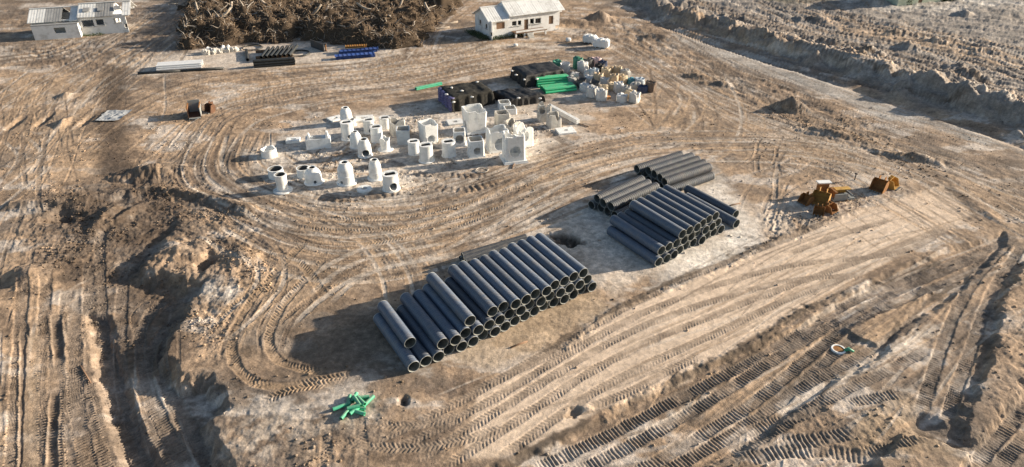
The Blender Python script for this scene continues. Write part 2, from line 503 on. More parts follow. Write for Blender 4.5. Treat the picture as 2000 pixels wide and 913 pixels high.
paint([(925, 92), (1010, 82), (1100, 88), (1100, 96), (1000, 92), (930, 100)], PALE, 0.8, 0.8, 0.9, 69, patchy=0.6)

paint([zr(655, 695), zr(740, 632), zr(900, 560), zr(1050, 480), zr(1200, 392), zr(1275, 378), zr(1180, 455), zr(1020, 535), zr(860, 615), zr(720, 692), zr(670, 722)], PALE * 1.1, 0.3, 0.95, 0.35, 51, nsc=1.2, patchy=0.35)
paint([zr(100, 782), zr(200, 742), zr(300, 690), zr(420, 620), zr(412, 642), zr(300, 722), zr(200, 782), zr(110, 803)], PALE, 0.25, 0.95, 0.3, 52, nsc=1.2)
paint([zr(885, 352), zr(980, 290), zr(1022, 288), zr(950, 334), zr(890, 362)], CHALK, 0.2, 0.9, 0.25, 53, nsc=1.2)
paint([zr(380, 700), zr(560, 600), zr(720, 480), zr(860, 380), zr(870, 395), zr(740, 500), zr(580, 625), zr(400, 720)], OCHRE, 0.3, 0.8, 0.3, 73)
paint([zr(930, 412), zr(1050, 340), zr(1210, 270), zr(1220, 290), zr(1130, 360), zr(1062, 432), zr(1020, 466)], OCHRE * 0.95, 0.2, 0.9, 0.15, 74)
paint([zr(1000, 700), zr(1140, 650), zr(1200, 800), zr(1350, 850), zr(1300, 913), zr(900, 850), zr(940, 740)], np.array((0.36, 0.27, 0.185)), 0.6, 0.8, 0.5, 75)
paint([zr(1480, 350), zr(1565, 250), zr(1565, 640), zr(1400, 720), zr(1460, 560)], TAN, 0.4, 0.4, 0.4, 76, nsc=0.9, patchy=0.6)
paint([(860, 520), (1000, 450), (1110, 430), (1260, 520), (1200, 590), (1160, 545), (1060, 460), (900, 500)], PALE, 0.8, 0.75, 0.8, 81, patchy=0.6)
paint([(1130, 400), (1250, 300), (1390, 320), (1480, 430), (1470, 480), (1300, 545), (1190, 480)], CHALK, 1.0, 0.55, 0.8, 82, patchy=0.8)
paint([(500, 290), (660, 225), (1000, 205), (1140, 225), (1060, 300), (860, 340), (780, 390), (540, 385)], CHALK, 1.5, 0.35, 1.5, 83, nsc=0.35, patchy=0.8)
paint([(0, 30), (330, 10), (340, 110), (120, 150), (0, 120)], GREY, 4, 0.5, 3, 84, nsc=0.2, patchy=1.2)
# ---- churned ground
churn([(400, 780), (560, 790), (760, 790), (760, 840), (640, 930), (420, 930)], 0.06, 1.5, 70, 1.1, rm=0.35)
churn([(60, 380), (330, 330), (510, 420), (520, 560), (420, 700), (330, 600), (230, 540), (90, 520), (0, 480)], 0.12, 2.0, 72, 0.6, colour=GREY)
churn([(1240, -20), (1480, 80), (1830, 185), (2000, 245), (2400, 300), (2400, -60)], 0.5, 3.0, 74, 0.26, 3.2, -0.42, colour=np.array((0.20, 0.19, 0.18)))
churn([(1250, 50), (1420, 120), (1600, 190), (1760, 270), (1800, 330), (1620, 280), (1450, 200), (1240, 110)], 0.16, 2.0, 76, 0.5, 1.6, -0.5, colour=DARK_TONE)
churn([(1100, 20), (1200, 30), (1360, 100), (1240, 100), (1100, 70)], 0.28, 2.0, 78, 0.5, colour=DARK_TONE, camount=0.5)
churn([(500, 300), (800, 220), (1080, 240), (1000, 310), (780, 390), (540, 390)], 0.10, 1.5, 80, 1.4, 2.0, 0.4)
churn([(1480, 420), (1760, 360), (1640, 420), (1500, 470)], 0.10, 1.0, 82, 1.3, 2.5, 1.0)
churn([(0, 20), (330, 20), (330, 110), (180, 150), (0, 130)], 0.22, 3, 84, 0.4, 1.5, 0.2, colour=DARK_TONE, camount=0.35)
churn([(1940, 540), (2060, 500), (2060, 800), (1900, 870), (1920, 760)], 0.10, 0.8, 86, 0.9, rm=0.25)
churn([(1500, 800), (1780, 760), (1780, 913), (1560, 913)], 0.10, 1.0, 88, 1.1, rm=0.3)
churn([(300, 130), (1000, 100), (1300, 260), (2000, 330), (2000, 480), (1300, 280), (900, 420), (450, 420), (250, 330), (0, 380), (0, 150)], 0.05, 4, 90, 0.5, 2.4, 0.15, rm=0.15)

# ---- cuts, banks and heaps
lw, lsd = poly_sd(wpoly([(350, 395), (338, 445), (300, 490), (262, 532), (393, 552), (352, 610), (320, 660), (312, 690), (345, 740), (405, 742), (424, 770),
                         (428, 800), (400, 822), (415, 870), (450, 1000), (-500, 1000), (-500, 380), (0, 372), (100, 366), (200, 352), (300, 350)]), 3)
lsd = lsd + 0.35 * fbm(X[lw] * 0.8, Y[lw] * 0.8, 101, 4)
lt = sstep(0.6, -0.6, lsd)
lt = lt * (1 - sstep(41, 53, Y[lw]) * sstep(-18, -26, X[lw])) * (1 - 0.75 * sstep(-24, -36, X[lw]))
Hm[lw] -= 0.85 * lt
region([(165, 600), (206, 600), (232, 705), (262, 810), (310, 913), (330, 980), (265, 980), (230, 880), (200, 780), (180, 700)], -0.4, 0.6, 0.2, 0.9, 103)
mound(297, 338, 4.0, 2.0, 1.0, 0.5, 111, 0.2)
mound(352, 495, 3.4, 2.2, 0.6, 0.5, 112, 0.5)
mound(470, 505, 2.0, 2.0, 0.5, 0.5, 113)
mound(445, 470, 2.4, 1.5, 0.25, 0.5, 114)
mound(402, 512, 0.9, 1.3, -0.9, 0.4, 115)
mound(205, 425, 1.1, 3.0, 0.6, 0.4, 116, 0.1)
mound(120, 420, 2.0, 1.6, -0.8, 0.5, 117)
mound(245, 420, 0.8, 2.4, 0.5, 0.4, 118, -0.3)
mound(50, 535, 3.0, 1.8, 0.5, 0.5, 119)
mound(0, 545, 1.8, 1.2, -0.6, 0.4, 120)
ridge([(0, 405), (100, 400), (180, 390), (300, 372), (420, 392), (500, 420)], 1.1, 0.45, 0.5, 0.7, 121)
region([(1380, 912), (1500, 845), (1560, 800), (1640, 742), (1720, 700), (1760, 640), (1850, 590), (1960, 480), (1960, 455), (1850, 487), (1700, 548),
        (1580, 625), (1490, 672), (1340, 735), (1205, 797), (1120, 850), (960, 912), (900, 960), (1300, 960)], -0.25, 0.5, 0.2, 0.8, 131)
ridge([zr(0, 735), zr(150, 655), zr(350, 562), zr(480, 503), zr(620, 424), zr(700, 364), zr(850, 294), zr(1050, 218)], 0.35, 0.10, 0.9, 1.6, 132)
ridge([(1100, 685), (1190, 612), (1310, 562), (1420, 521), (1500, 474), (1640, 424), (1700, 398), (1850, 362)], 0.32, 0.08, 0.9, 1.6, 133)
ridge([(1850, 362), (1900, 395), (1960, 440)], 0.8, 0.1, 0.5, 1.0, 134)
w, t = region([(2060, 480), zr(1565, 170), zr(1500, 262), zr(1470, 372), zr(1460, 472), zr(1420, 572), zr(1370, 662), zr(1330, 742), zr(1350, 830), zr(1420, 790), zr(1565, 620), (2060, 740)], 0.38, 0.5, 0.3, 0.9, 137)
region([(1700, 925), (1775, 852), (1838, 870), (1885, 895), (1880, 960), (1700, 960)], 0.45, 0.4, 0.3, 0.9, 138)
mound(1805, 828, 1.3, 0.9, -0.5, 0.4, 139)
region([(1650, 640), (1672, 628), (1750, 600), (1812, 568), (1800, 590), (1740, 652), (1715, 672), (1680, 660)], 0.16, 0.25, 0.1, 1.2, 140)
# the raised ground upper right, with its pushed-up edge
region([(1150, -80), (1232, -4), (1330, 38), (1480, 88), (1650, 140), (1830, 196), (2000, 252), (2350, 380), (2900, 420), (2900, -110)], 0.9, 3.4, 3.2, 0.2, 141)
ridge([(1232, -4), (1330, 34), (1480, 80), (1650, 130), (1830, 186), (2000, 240), (2200, 315)], 2.6, 1.1, 1.3, 0.28, 142)
ridge([(1240, 22), (1330, 62), (1480, 112), (1650, 168), (1830, 226), (2000, 285), (2150, 340)], 1.4, -0.35, 0.3, 0.4, 143)
rgm = np.random.default_rng(77)
for k in range(34):
    f_ = rgm.uniform(0, 1); bx_ = 1240 + 800 * f_; by_ = -2 + 250 * f_ - rgm.uniform(-12, 60) * (1 if k % 3 else 1.8)
    mound(bx_, max(by_, -30), rgm.uniform(1.2, 3.6), rgm.uniform(0.9, 2.2), rgm.uniform(0.25, 0.95), 0.9, 300 + k, rgm.uniform(-0.8, 0.2))
mound(1810, 180, 2.6, 2.2, 1.2, 0.5, 144)
mound(1590, 125, 2.4, 2.0, 0.8, 0.5, 145)
mound(1700, 18, 3.5, 2.2, 1.8, 0.4, 146)
mound(1880, 40, 2.0, 1.5, 1.0, 0.4, 147)
w, t = mound(1545, 212, 2.3, 1.5, 1.6, 0.35, 148, -0.35); paint_w(w, t * 3, DARK_TONE * 1.1, 0.85)
w, t = mound(1172, 38, 3.0, 2.2, 1.6, 0.35, 149); paint_w(w, t * 2, GREY, 0.7)
mound(1125, 45, 3.0, 2.0, 0.8, 0.5, 150)
w, t = mound(1290, 75, 3.5, 2.0, 0.7, 0.6, 151); paint_w(w, t * 2, DARK_TONE, 0.6)
w, t = mound(1620, 260, 3.5, 1.3, 0.6, 0.6, 152, -0.45); paint_w(w, t * 2, DARK_TONE, 0.6)
w, t = mound(1790, 310, 4.0, 1.2, 0.6, 0.6, 153, -0.45); paint_w(w, t * 2, DARK_TONE, 0.6)
mound(1410, 165, 2.5, 1.2, 0.5, 0.6, 154, -0.4)
mound(1360, 150, 2.5, 1.2, 0.5, 0.6, 155, -0.4)
w, t = mound(1098, 474, 1.5, 1.2, -1.1, 1.3, 156); paint_w(w, t * 2.2, DARK_TONE * 0.6, 0.9)
mound(1100, 500, 2.4, 0.9, 0.22, 0.5, 157)
w, t = mound(1130, 806, 0.7, 0.5, -0.25, 1.8, 158); paint_w(w, t * 2, DARK_TONE, 0.7)
mound(1150, 800, 0.5, 0.3, 0.12, 0.5, 159)
w, t = mound(789, 782, 0.4, 0.6, -0.4, 0.4, 160); paint_w(w, t * 2, DARK_TONE, 0.8)
mound(125, 240, 0.7, 2.4, 0.5, 0.4, 161, 0.1)
mound(130, 188, 1.3, 1.6, 0.5, 0.5, 162)
for k, (qx, qy) in enumerate([(30, 240), (85, 235), (165, 238)]):
    mound(qx, qy, 0.6, 2.6, -0.35, 0.4, 163 + k, 0.1)
w, t = mound(560, 690, 2.4, 1.8, -0.25, 0.4, 170)
# ---- wheel and crawler tracks pressed into the soil
def track(line, kind='rut', width=0.5, depth=0.06, cleat=0.045, period=0.21, shade=0.25, colour=None, seed=1, fade=1.5):
    hw = width / 2
    r, c, d, u, v, Ln = along(line, hw * 2.1, 0.9)
    if len(r) == 0: return
    x = X[r, c]; y = Y[r, c]
    n = fbm(x * 0.9, y * 0.9, 200 + seed, 3)
    q = d / hw * (1 + 0.22 * n)
    inside = sstep(1.08, 0.88, q)
    ends = sstep(0, fade, u) * sstep(0, fade, Ln - u)
    keep = np.clip(0.85 + 1.2 * fbm(x * 0.35, y * 0.35, 300 + seed, 4), 0, 1)
    m = inside * ends
    prof = -depth * np.clip(1 - 0.25 * q * q, 0, 1)
    cell = CELL[r, c]
    if kind == 'bar':
        ph = u / period + 0.28 * n
        hb = np.sin(np.floor(ph) * 12.9898 + seed * 7.1) * 43758.5453; hb = hb - np.floor(hb)
        wv = np.clip(np.sin(2 * math.pi * ph) * 1.5, -1, 1) * (0.35 + 0.95 * hb)
        prof = prof + cleat * wv * keep * sstep(0.26 * period / 0.21, 0.12 * period / 0.21, cell)
    elif kind == 'chev':
        ph = (u + np.abs(v) * 0.55) / period + 0.05 * n
        ph = ph + np.where(v > 0, 0.5, 0.0)
        hb = np.sin(np.floor(ph) * 12.9898 + seed * 7.1) * 43758.5453; hb = hb - np.floor(hb)
        wv = np.clip(np.sin(2 * math.pi * ph) * 1.4, -1, 1) * (0.35 + 0.95 * hb)
        prof = prof + cleat * wv * keep * sstep(0.26 * period / 0.21, 0.12 * period / 0.21, cell) * sstep(0.03, 0.10, np.abs(v) / hw)
    Hd[r, c] = Hd[r, c] * (1 - m) + prof * m
    sh = sstep(0.95, 1.2, q) * sstep(1.9, 1.25, q) * ends
    Hd[r, c] += depth * 0.6 * sh * (0.8 + 0.5 * n)
    tc = colour if colour is not None else GREY
    k = (m * shade * (0.65 + 0.7 * keep * 0.5 + 0.5 * n)).clip(0, 1)
    Cc[r, c] += (tc - Cc[r, c]) * k[:, None]

def offset(line, off):
    p = np.array(line, float)
    t = np.gradient(p, axis=0)
    n = np.stack([-t[:, 1], t[:, 0]], 1) / (np.hypot(t[:, 0], t[:, 1])[:, None] + 1e-9)
    return p + n * (np.asarray(off)[:, None] if np.ndim(off) else off)

def bundle(pts, spread, count, seed, depth=(0.008, 0.030), width=(0.16, 0.5), kinds=('rut',), shade=0.62, wander=0.35):
    rg = np.random.default_rng(seed)
    base, _ = spline(wpoly(pts), 3.0)
    n = len(base)
    for k in range(count):
        i0 = int(rg.uniform(0, 0.55) * n); i1 = int(min(n, i0 + rg.uniform(0.35, 1.0) * n))
        if i1 - i0 < 4: continue
        o = rg.normal(0, spread * 0.5)
        ph, am = rg.uniform(0, 6.3), rg.uniform(0.2, 1.0) * wander * spread
        s = np.linspace(0, 1, i1 - i0)
        off = o + am * np.sin(ph + s * rg.uniform(1.5, 4.0)) 
        ln = offset(base[i0:i1], off)
        gauge = rg.choice([0, 1.9])
        kd = kinds[int(rg.integers(len(kinds)))]
        wd = rg.uniform(*width); dp = rg.uniform(*depth)
        cg = [GREY, TAN * 0.7, PALE * 0.95, DARK_TONE * 1.3, OCHRE][int(rg.integers(5))]
        track(ln, kd, wd, dp, 0.018, 0.2, seed=seed + k, shade=shade, colour=cg)
        if gauge:
            track(offset(ln, gauge), kd, wd, dp, 0.018, 0.2, seed=seed + k + 50, shade=shade, colour=cg)

# broad traffic
bundle([(0, 330), (110, 215), (250, 120), (330, 60), (420, -20)], 7, 22, 400)
bundle([(-60, 130), (60, 110), (150, 90), (330, 0)], 8, 16, 420)
bundle([(90, 420), (80, 300), (90, 200), (130, 130)], 7, 16, 440, wander=0.2)
bundle([(20, 500), (25, 420), (80, 350), (160, 290)], 4, 12, 450)
bundle([(230, 360), (330, 300), (420, 220), (600, 175), (820, 150), (1050, 105), (1180, 100)], 8, 30, 460)
bundle([(250, 250), (420, 170), (700, 145), (900, 110), (960, 90)], 7, 22, 480)
bundle([(820, 120), (850, 60), (900, 20), (960, -20)], 4, 14, 500)
bundle([(1060, 20), (1150, 60), (1250, 110), (1400, 190), (1600, 270), (1800, 350), (2050, 480)], 10, 44, 520, shade=0.55)
bundle([(1180, 10), (1300, 90), (1450, 170), (1700, 270), (2050, 390)], 8, 30, 540, shade=0.55)
bundle([(1300, 130), (1340, 220), (1300, 280), (1180, 310)], 7, 18, 560)
bundle([(1980, 440), (1800, 330), (1600, 285), (1400, 275), (1220, 290), (1040, 345), (900, 395), (760, 420), (600, 410), (500, 380), (430, 330), (450, 260)], 5.5, 40, 580, kinds=('rut', 'rut', 'chev'))
bundle([(1150, 330), (960, 420), (830, 480), (700, 500), (580, 480), (490, 440), (430, 400)], 5, 26, 600, kinds=('rut', 'chev'))
bundle([(540, 400), (640, 440), (720, 480), (770, 560), (770, 600)], 3.5, 16, 620, kinds=('rut', 'chev'))
bundle([(880, 460), (700, 500), (600, 560), (520, 640), (500, 700)], 3.5, 16, 640, kinds=('chev', 'rut'))
bundle([(430, 450), (500, 520), (480, 590), (420, 660)], 3, 12, 660, kinds=('chev', 'rut'))
bundle([(1260, 20), (1450, 85), (1700, 150), (2100, 250)], 6, 12, 680, depth=(0.05, 0.1), width=(0.5, 0.8))
bundle([(1400, -20), (1600, 60), (1850, 110), (2100, 190)], 9, 20, 690, depth=(0.05, 0.12), width=(0.5, 0.9))
bundle([(1300, 10), (1500, 70), (1750, 130), (2050, 215)], 5, 16, 695, depth=(0.03, 0.08), width=(0.3, 0.6))
bundle([(1560, 0), (1700, 60), (1900, 110), (2050, 130)], 8, 14, 697, depth=(0.03, 0.08), width=(0.3, 0.6))
bundle([(340, 400), (420, 420), (520, 400), (600, 370)], 3, 10, 700)
bundle([(20, 640), (40, 500), (60, 400)], 3, 8, 710)
bundle([(1500, 470), (1520, 420), (1560, 360), (1640, 310)], 4, 6, 715, shade=0.3, width=(0.25, 0.4), depth=(0.02, 0.05))
bundle([(1460, 430), (1530, 330), (1600, 290)], 5, 5, 716, shade=0.3, width=(0.25, 0.4), depth=(0.02, 0.05))
bundle([(470, 300), (560, 330), (700, 350), (780, 330)], 5, 10, 717, depth=(0.03, 0.06))
bundle([(640, 380), (760, 290), (860, 240)], 6, 8, 718, depth=(0.03, 0.06))

# fine overlapping wheel lines on the terrace and the lower ground
fine_k = dict(width=(0.10, 0.28), depth=(0.006, 0.02), shade=0.4)
bundle([(640, 900), (900, 800), (1140, 690), (1450, 560), (1800, 430)], 6, 3, 720, **fine_k)
bundle([(1000, 930), (1250, 850), (1500, 720), (1700, 590), (1980, 460)], 7, 30, 740, **fine_k)
bundle([(1400, 930), (1600, 790), (1800, 650), (1940, 520)], 6, 22, 760, **fine_k)
bundle([(60, 940), (90, 760), (110, 560)], 5, 22, 780, **fine_k)
bundle([(330, 940), (250, 760), (240, 600), (320, 540)], 4, 14, 790, **fine_k)
bundle([(1200, 300), (1000, 370), (800, 440), (620, 450), (500, 400)], 6, 30, 800, **fine_k)
bundle([(1250, 120), (1450, 210), (1700, 300), (2000, 420)], 9, 34, 820, **fine_k)
bundle([(300, 220), (600, 165), (900, 125), (1100, 100)], 9, 30, 840, **fine_k)
bundle([(20, 380), (100, 250), (230, 130)], 8, 26, 860, **fine_k)
def T(pts, kind, **k):
    p, q = spline(wpoly(pts), 0.8)
    kern = np.exp(-0.5 * (np.arange(-9, 10) / 3.5) ** 2); kern /= kern.sum()
    e = np.vstack([2 * p[0] - p[9:0:-1], p, 2 * p[-1] - p[-2:-11:-1]]) if len(p) > 12 else None
    if e is not None:
        p = np.stack([np.convolve(e[:, j], kern, 'valid') for j in (0, 1)], 1)
    track(p[::3] if len(p) > 12 else p, kind, **k)
DK = np.array((0.225, 0.185, 0.15))
paint([(195, 125), (248, 125), (240, 200), (236, 250), (250, 345), (195, 345), (192, 250), (203, 190)], DARK_TONE, 1.4, 0.72, 0.9, 56, patchy=0.4)  # same darker band again, laid over the tracks
paint([(130, 380), (300, 345), (345, 400), (330, 450), (260, 530), (380, 556), (320, 660), (310, 700), (240, 720), (200, 600), (130, 540)], DARK_TONE, 1.2, 0.62, 1.0, 57, patchy=0.5)  # deepens the painted shade on the floor of the cut
# tyre treads on the levelled terrace
tr = dict(width=0.62, depth=0.02, cleat=0.015, period=0.24, shade=0.72, colour=np.array((0.31, 0.24, 0.18)))
def TZ(pts, kind, **k): T([zr(*q) for q in pts], kind, **k)
TZ([(-900, 850), (-600, 720), (-300, 545), (0, 378), (250, 242), (500, 142), (650, 82), (800, 22), (900, -20)], 'chev', seed=1, **tr)
TZ([(-850, 890), (-560, 760), (-280, 590), (0, 422), (200, 322), (450, 232), (700, 162), (850, 146), (1000, 140), (1150, 118), (1300, 10)], 'chev', seed=2, **tr)
TZ([(-700, 900), (-400, 720), (-200, 590), (0, 467), (250, 352), (450, 290), (620, 232), (800, 206), (1000, 205)], 'chev', seed=3, **tr)
TZ([(-600, 930), (-300, 740), (0, 532), (250, 422), (450, 342), (640, 262), (850, 190), (1000, 130), (1130, 85), (1290, 20)], 'chev', seed=4, **tr)
TZ([(-400, 900), (-200, 760), (0, 612), (250, 502), (450, 412), (640, 312), (760, 262), (960, 190)], 'chev', seed=5, **tr)
TZ([(680, 132), (850, 62), (1000, 20), (1080, -4)], 'chev', seed=6, **tr)
TZ([(-500, 640), (-300, 560), (-100, 450), (60, 395)], 'chev', seed=7, **tr)
T([(717, 827), (787, 834), (850, 826), (920, 800)], 'chev', seed=8, **tr)
T([(655, 865), (729, 889), (820, 885), (900, 877), (1000, 830)], 'chev', seed=9, **tr)
T([(636, 930), (638, 846), (632, 820)], 'chev', seed=10, **tr)
T([(709, 930), (707, 880), (703, 830), (700, 800)], 'chev', seed=11, **tr)
tl = dict(width=0.62, depth=0.03, cleat=0.03, period=0.25, shade=0.4, colour=np.array((0.46, 0.32, 0.20)))
T([(600, 470), (540, 530), (489, 583), (450, 637), (435, 688), (450, 738), (497, 769), (562, 777), (630, 760), (690, 735)], 'chev', seed=12, **tl)
T([(640, 500), (570, 570), (528, 630), (497, 664), (498, 700), (528, 719), (574, 724), (640, 740), (700, 730)], 'chev', seed=13, **tl)
T([(470, 742), (520, 752), (590, 748), (660, 735), (700, 738)], 'chev', seed=14, **tl)
T([(497, 795), (540, 770), (610, 752), (690, 748)], 'chev', seed=15, **tl)
T([(415, 640), (450, 600), (480, 575), (560, 560)], 'chev', seed=16, **tl)
T([(560, 440), (640, 455), (760, 452), (900, 425), (1000, 395)], 'chev', seed=17, **tl)
T([(580, 420), (680, 432), (800, 425), (950, 385), (1080, 345)], 'chev', seed=18, **tl)
T([(700, 480), (800, 465), (900, 440), (980, 410)], 'chev', seed=19, **tl)
T([(560, 500), (600, 530), (640, 590)], 'chev', seed=20, **tl)
# crawler tracks
cr = dict(width=0.72, depth=0.045, cleat=0.036, period=0.215, shade=0.62, colour=DK)
LOOSE = np.array((0.13, 0.10, 0.075))
stain_line([zr(-420, 930), zr(-200, 820), zr(0, 735), zr(150, 655), zr(350, 562), zr(480, 503), zr(620, 424), zr(700, 364), zr(850, 294), zr(1050, 218), zr(1250, 152)], 0.34, LOOSE, 0.9, 71)
stain_line([zr(-200, 480), zr(0, 362), zr(120, 300), zr(260, 228), zr(420, 165), zr(600, 90), zr(760, 20)], 0.26, LOOSE, 0.8, 72)
stain_line([zr(330, 740), zr(480, 560), zr(600, 460), zr(640, 410)], 0.3, LOOSE, 0.8, 73)
stain_line([zr(500, 913), zr(620, 800), zr(780, 700), zr(900, 650)], 0.28, LOOSE, 0.8, 74)
stain_line([zr(1060, 430), zr(1130, 362), zr(1220, 290), zr(1330, 220)], 0.25, LOOSE, 0.8, 75)
stain_line([zr(1150, 740), zr(1180, 780), zr(1250, 830), zr(1320, 850)], 0.4, LOOSE, 0.9, 76)
stain_line([zr(600, 690), zr(700, 600), zr(800, 510), zr(860, 430)], 0.22, LOOSE, 0.7, 77)
k_ = 31
for pts in ([(-260, 913), (0, 802), (200, 702), (400, 592), (600, 502), (720, 422), (850, 332), (1050, 242), (1300, 152), (1450, 90), (1540, 48)],
            [(-110, 925), (0, 872), (200, 782), (400, 662), (560, 562), (720, 452), (880, 370), (1050, 275), (1250, 190), (1400, 130), (1540, 60)],
            [(100, 940), (350, 800), (600, 652), (740, 522), (870, 412), (1000, 332), (1200, 250), (1340, 200), (1500, 100)],
            [(200, 940), (420, 820), (640, 690), (780, 570), (900, 450), (1000, 380)],
            [(690, 642), (800, 582), (950, 502), (1100, 412), (1260, 312)],
            [(380, 940), (600, 802), (760, 702), (900, 622), (1080, 562), (1240, 452)],
            [(1180, 722), (1220, 592), (1270, 442), (1330, 292), (1420, 172), (1540, 52)],
            [(1270, 762), (1320, 612), (1390, 422), (1430, 292), (1500, 182), (1560, 92)],
            [(470, 890), (700, 852), (850, 856), (1000, 886), (1060, 920)],
            [(640, 832), (850, 802), (950, 772)], [(880, 692), (1000, 662), (1140, 642)], [(1370, 920), (1500, 772), (1580, 680)], [(1460, 920), (1580, 790)],
            [(950, 862), (1100, 842), (1200, 812)], [(520, 780), (700, 720), (860, 700)], [(-60, 700), (100, 640), (250, 560), (380, 500)]):
    k2 = dict(cr)
    if k_ in (39, 40): k2.update(period=0.27, width=0.9)
    if k_ == 46: k2 = dict(tr)
    TZ(pts, 'bar' if k_ != 46 else 'chev', seed=k_, **k2); k_ += 1
cl = dict(width=0.75, depth=0.04, cleat=0.065, period=0.215, shade=0.55, colour=np.array((0.27, 0.215, 0.17)))
T([(8, 940), (20, 806), (38, 600), (50, 500)], 'bar', seed=51, **cl)
T([(60, 940), (69, 806), (82, 600), (90, 520)], 'bar', seed=52, **cl)
T([(118, 940), (123, 806), (115, 669), (123, 590), (130, 540)], 'bar', seed=53, **cl)
T([(212, 940), (165, 806), (146, 744), (147, 600), (152, 560)], 'bar', seed=54, **cl)
T([(140, 940), (138, 860), (122, 790), (128, 700)], 'bar', seed=55, **cl)
T([(284, 940), (233, 806), (196, 703), (192, 600), (190, 480), (200, 430)], 'bar', seed=56, **cl)
T([(360, 940), (291, 806), (262, 768), (274, 669), (329, 600), (372, 560)], 'bar', seed=57, **cl)
T([(425, 940), (360, 813), (309, 744), (300, 690), (345, 590)], 'bar', seed=58, **cl)
T([(390, 940), (330, 850), (290, 780), (270, 700), (262, 600)], 'bar', seed=59, **cl)
T([(180, 940), (150, 850), (135, 760), (140, 640), (140, 560)], 'bar', seed=61, **cl)
T([(250, 940), (200, 810), (172, 720), (168, 600), (170, 500)], 'bar', seed=62, **cl)
T([(320, 940), (262, 830), (235, 760), (225, 680), (232, 560), (240, 480)], 'bar', seed=63, **cl)
T([(455, 960), (395, 870), (350, 790), (330, 745)], 'bar', seed=64, **cl)
T([(92, 940), (96, 806), (102, 640), (108, 560)], 'bar', seed=65, **cl)
T([(300, 610), (330, 580), (370, 562)], 'bar', seed=66, **cl)
T([(260, 640), (290, 590), (330, 560)], 'bar', seed=67, **cl)
T([(34, 940), (36, 800), (42, 690), (44, 610)], 'rut', width=0.45, depth=0.09, shade=0.5, colour=DARK_TONE, seed=68)
T([(88, 940), (92, 820), (98, 740)], 'rut', width=0.45, depth=0.10, shade=0.5, colour=DARK_TONE, seed=69)
T([(108, 700), (106, 650), (104, 600)], 'rut', width=0.55, depth=0.11, shade=0.5, colour=DARK_TONE, seed=70)
T([(44, 940), (50, 800), (62, 600)], 'rut', width=0.75, depth=0.03, shade=0.6, colour=np.array((0.44, 0.33, 0.23)), seed=60)

ym = dict(width=1.1, depth=0.03, cleat=0.05, period=0.62, shade=0.55, colour=DARK_TONE * 1.2)
for k, pts in enumerate(([(770, 335), (860, 345), (960, 345), (1010, 335)], [(820, 360), (900, 372), (980, 355)], [(540, 330), (640, 335), (760, 322)], [(600, 385), (700, 388), (800, 372)],
                         [(640, 300), (740, 312), (800, 330)], [(880, 250), (960, 270), (1050, 300)], [(1020, 235), (1080, 265), (1140, 300)], [(780, 250), (860, 300), (900, 340)])):
    T(pts, 'bar', seed=90 + k, **ym)
# fine loose-soil relief everywhere near, streaked relief far off
fine = fbm(X * 2.2, Y * 2.2, 701, 4, 0.6)
lod = sstep(0.9, 0.15, CELL)
terr, tsd = poly_sd(wpoly([(1350, 735), (1500, 640), (1700, 530), (1900, 420), (1840, 362), (1640, 425), (1420, 520), (1190, 615), (1040, 700), (930, 760), (900, 900), (1010, 890), (1180, 800)]), 2)
smooth = np.ones((NR, NC)); smooth[terr] = 1 - 0.75 * sstep(0.5, -0.5, tsd)
Hd += 0.012 * fine * lod * smooth * (1 + 3.0 * rough_mask)
Hd += 0.012 * fbm(X * 0.9, Y * 0.9, 711, 4, 0.55) * inview * smooth * (1 + 3.0 * rough_mask)
tan_fac = np.clip(0.5 + 1.2 * fine, 0, 1)
Cc *= (0.88 + 0.24 * tan_fac)[..., None]

# level pads under the things that stand on the yard
def level(pts, soft=1.2, keep=0.15):
    w, sd = poly_sd(wpoly(pts), soft + 1)
    t = sstep(soft, -soft * 0.2, sd) * (1 - keep)
    Hm[w] *= (1 - t)
    Hd[w] *= (1 - t * 0.5)
level([(735, 600), (880, 490), (1060, 450), (1165, 545), (1150, 575), (860, 705), (805, 735), (780, 720)], 0.8, 0.05)
level([(1140, 380), (1240, 310), (1350, 290), (1400, 340), (1470, 430), (1290, 530), (1180, 450)], 0.8, 0.05)
level([(490, 310), (650, 220), (820, 160), (1000, 120), (1200, 115), (1290, 170), (1200, 210), (1060, 320), (780, 390), (520, 385)], 1.0, 0.2)
level([(290, 130), (480, 95), (740, 88), (740, 120), (480, 140), (280, 150)], 1.0, 0.2)
level([(910, 30), (1085, 20), (1095, 70), (960, 85)], 1.0, 0.1)
level([(50, 30), (235, 20), (240, 75), (60, 85)], 1.0, 0.1)

Z = Hm + Hd
verts = np.stack([X, Y, Z], -1).reshape(-1, 3).astype(np.float32)
ii = (np.arange(NR - 1)[:, None] * NC + np.arange(NC - 1)[None, :]).ravel()
quads = np.stack([ii, ii + 1, ii + NC + 1, ii + NC], 1).astype(np.int32)
gm = bpy.data.meshes.new('ground')
gm.vertices.add(len(verts)); gm.vertices.foreach_set('co', verts.ravel())
gm.loops.add(quads.size); gm.loops.foreach_set('vertex_index', quads.ravel())
gm.polygons.add(len(quads)); gm.polygons.foreach_set('loop_start', np.arange(0, quads.size, 4, dtype=np.int32))
gm.polygons.foreach_set('use_smooth', np.ones(len(quads), bool))
ca = gm.attributes.new('soil_colour', 'FLOAT_COLOR', 'POINT')
rgba = np.ones((NR * NC, 4), np.float32); alpha = np.ones((NR, NC)); alpha[terr] = 1 - 0.6 * sstep(0.4, -0.4, tsd); rgba[:, 3] = alpha.ravel()
rgba[:, :3] = np.clip(Cc, 0.02, 0.85).reshape(-1, 3)
ca.data.foreach_set('color', rgba.ravel())
gm.update(calc_edges=True)
ground = link('ground', gm, M['soil'])
tag(ground, 'churned tan and grey sandy ground with crossing tyre and crawler tracks', kind='structure')

